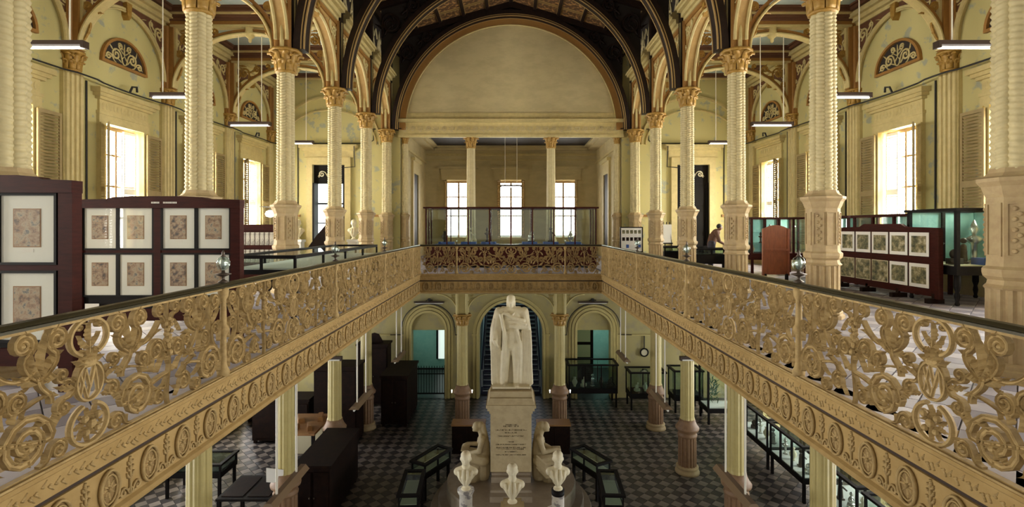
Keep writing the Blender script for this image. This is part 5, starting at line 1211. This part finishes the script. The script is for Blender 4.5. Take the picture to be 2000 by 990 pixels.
t = thing('wall_clock', 'small round white-faced clock hanging from the conduit on the lower end wall', 'clock', (6.0, YE - .05, -4.05)); mo('rim', MB().tube([(.17 * math.cos(R(a)), 0, .17 * math.sin(R(a))) for a in range(0, 361, 20)], .035, 6), 'wood_black', t); mo('face', MB().poly([(.16 * math.cos(R(a)), -.01, .16 * math.sin(R(a))) for a in range(0, 360, 20)], (0, .02, 0)), 'linen', t); mo('hanger', MB().box(-.02, .02, 0, .03, .17, .8), 'cable', t)
t = thing('blind_cabinet', 'dark cabinet with pale roller blind seen through the arched doorway', 'cabinet', (3.3, 25.2, ZL)); mo('body', MB().box(-.85, .75, 0, .6, 0, 2.9), 'wood_dark', t); mo('blind', MB().box(-.8, .6, -.03, 0, 2.05, 2.65).box(-.8, .6, -.03, 0, 1.3, 1.9), 'linen', t); mo('crest', MB().box(-.3, .3, .1, .5, 2.9, 3.15), 'wood_black', t)
# the side of the dark cabinets
t = thing('black_table', 'low black table with panelled top beside the lower column', 'table', (-6.7, 13.4, ZL)); mo('top', MB().box(-.68, .68, -.62, .62, .84, .9), 'wood_black', t)
for i in (-1, 1):
    mo('top_panel', MB().box(i * .33 - .27, i * .33 + .27, -.5, .5, .9, .915), 'wood_dark', t)
    for j in (-1, 1): mo('leg', MB().box(i * .62 - .04, i * .62 + .04, j * .56 - .04, j * .56 + .04, 0, .84), 'wood_black', t)
t = thing('wooden_table', 'tall wooden table carrying loose wooden blocks near the dark cabinets', 'table', (-6.65, 16.6, ZL)); mo('top', MB().box(-.6, .6, -.85, .85, 1.27, 1.34), 'wood_brown', t)
for i in (-1, 1):
    for j in (-1, 1): mo('leg', MB().box(i * .54 - .045, i * .54 + .045, j * .78 - .045, j * .78 + .045, 0, 1.27), 'wood_black', t)
mo('backing', MB().box(-.5, .5, .1, .13, .3, 1.27), 'linen', t)
for k, (x, y, w_, d_, rz, lab) in enumerate(((-6.9, 16.8, .2, .5, .5, 'leaning to the column'), (-6.35, 16.15, .14, .45, .4, 'nearest the table edge'), (-6.85, 16.15, .3, .2, -.2, 'beside the flat tray'), (-6.3, 16.95, .16, .5, .3, 'on the rear corner'))):
    tag(mo('wooden_block', MB().box(-w_ / 2, w_ / 2, -d_ / 2, d_ / 2, 0, .13).box(-w_ / 2 + .02, w_ / 2 - .02, -d_ / 2 + .02, d_ / 2 - .02, .13, .15), 'wood_brown', None, loc=(x, y, ZL + 1.34), rot=(0, 0, rz)), 'wooden block on the tall wooden table, ' + lab, 'block')
def cabinet(label, x, y, w_, d_, h, crest=.15, knob=True):
    t = thing('dark_cabinet', label, 'cabinet', (x, y, ZL)); mo('body', MB().box(-w_ / 2, w_ / 2, -d_ / 2, d_ / 2, .1, h), 'wood_dark', t); mo('cornice', MB().box(-w_ / 2 - .05, w_ / 2 + .05, -d_ / 2 - .05, d_ / 2 + .05, h, h + .08), 'wood_dark', t)
    if crest: mo('crest', MB().poly([(-w_ * .3, -.04, h + .08), (w_ * .3, -.04, h + .08), (w_ * .15, -.04, h + .08 + crest), (0, -.04, h + .14 + crest), (-w_ * .15, -.04, h + .08 + crest)], (0, .08, 0)), 'wood_dark', t)
    for i in (-1, 1):
        dr = mo('door', MB().box(i * w_ / 4 - w_ / 4 + .04, i * w_ / 4 + w_ / 4 - .04, -d_ / 2 - .03, -d_ / 2, .2, h - .1), 'wood_dark', t); mo('knob', MB().ell((i * .06, -d_ / 2 - .05, h * .5), .025, 8, 5), 'bronze', dr, True)
        for j in (-1, 1): mo('foot', MB().box(i * (w_ / 2 - .08) - .05, i * (w_ / 2 - .08) + .05, j * (d_ / 2 - .08) - .05, j * (d_ / 2 - .08) + .05, 0, .1), 'wood_dark', t)
    return t
cabinet('tall dark cabinet right behind the wooden block table', -6.2, 18.5, 1.5, .9, 2.7, 0)
cabinet('low black cabinet between two lower columns beside the trough lamp', -5.1, 14.35, .9, 2.4, 1.5, 0)
cabinet('dark carved cabinet with pointed crest by the gated doorway', -5.95, 22.3, 1.3, .7, 2.6, .35)
cabinet('long low dark cabinet under the trough lamp', -4.5, 20.8, 1.0, 2.2, 1.9, 0)
cabinet('plain dark cabinet against the window side of the lower hall', -9.6, 20.6, 1.6, .9, 2.0, 0)
cabinet('broad dark cabinet behind the open bright floor', -8.2, 18.6, 2.0, .8, 1.5, 0)
for k, (x, y, lab) in enumerate(((-9.0, 14.9, 'farther from the monument front'), (-9.1, 11.6, 'nearer the monument front'))):
    vitrine('table_case', 'black table case on the bright tiled floor, ' + lab, 'display case', x, y, ZL, 1.6, .9, .6, .75, .95, 'wood_black', 'glass_dark', 'wood_black', 2, 1)
tag(mo('white_sheet', MB().poly([(-.2, 0, 0), (.2, 0, -.06), (.2, 0, .28), (-.2, 0, .34)], (0, .01, 0)), 'paper', None, loc=(-5.7, 12.36, -4.55), rot=(0, 0, .1)), 'white paper sheet fixed to the lower column on the dark cabinet side', 'sign')
for x, y, z, lab in ((5.62, YN(3) - .27, -4.9, 'on the print column foot'),):
    tag(mo('label_card', MB().box(-.07, .07, 0, .01, 0, .22).box(-.09, .09, -.12, 0, -.02, 0), 'paper', None, loc=(x, y, z)), 'white label card stuck to the lower column above the brown trough lamp', 'sign')
for n in (0,):
    for o in list(scene.objects):
        if o.type == 'MESH' and not o.data.materials: o.data.materials.append(MATS['cream'])
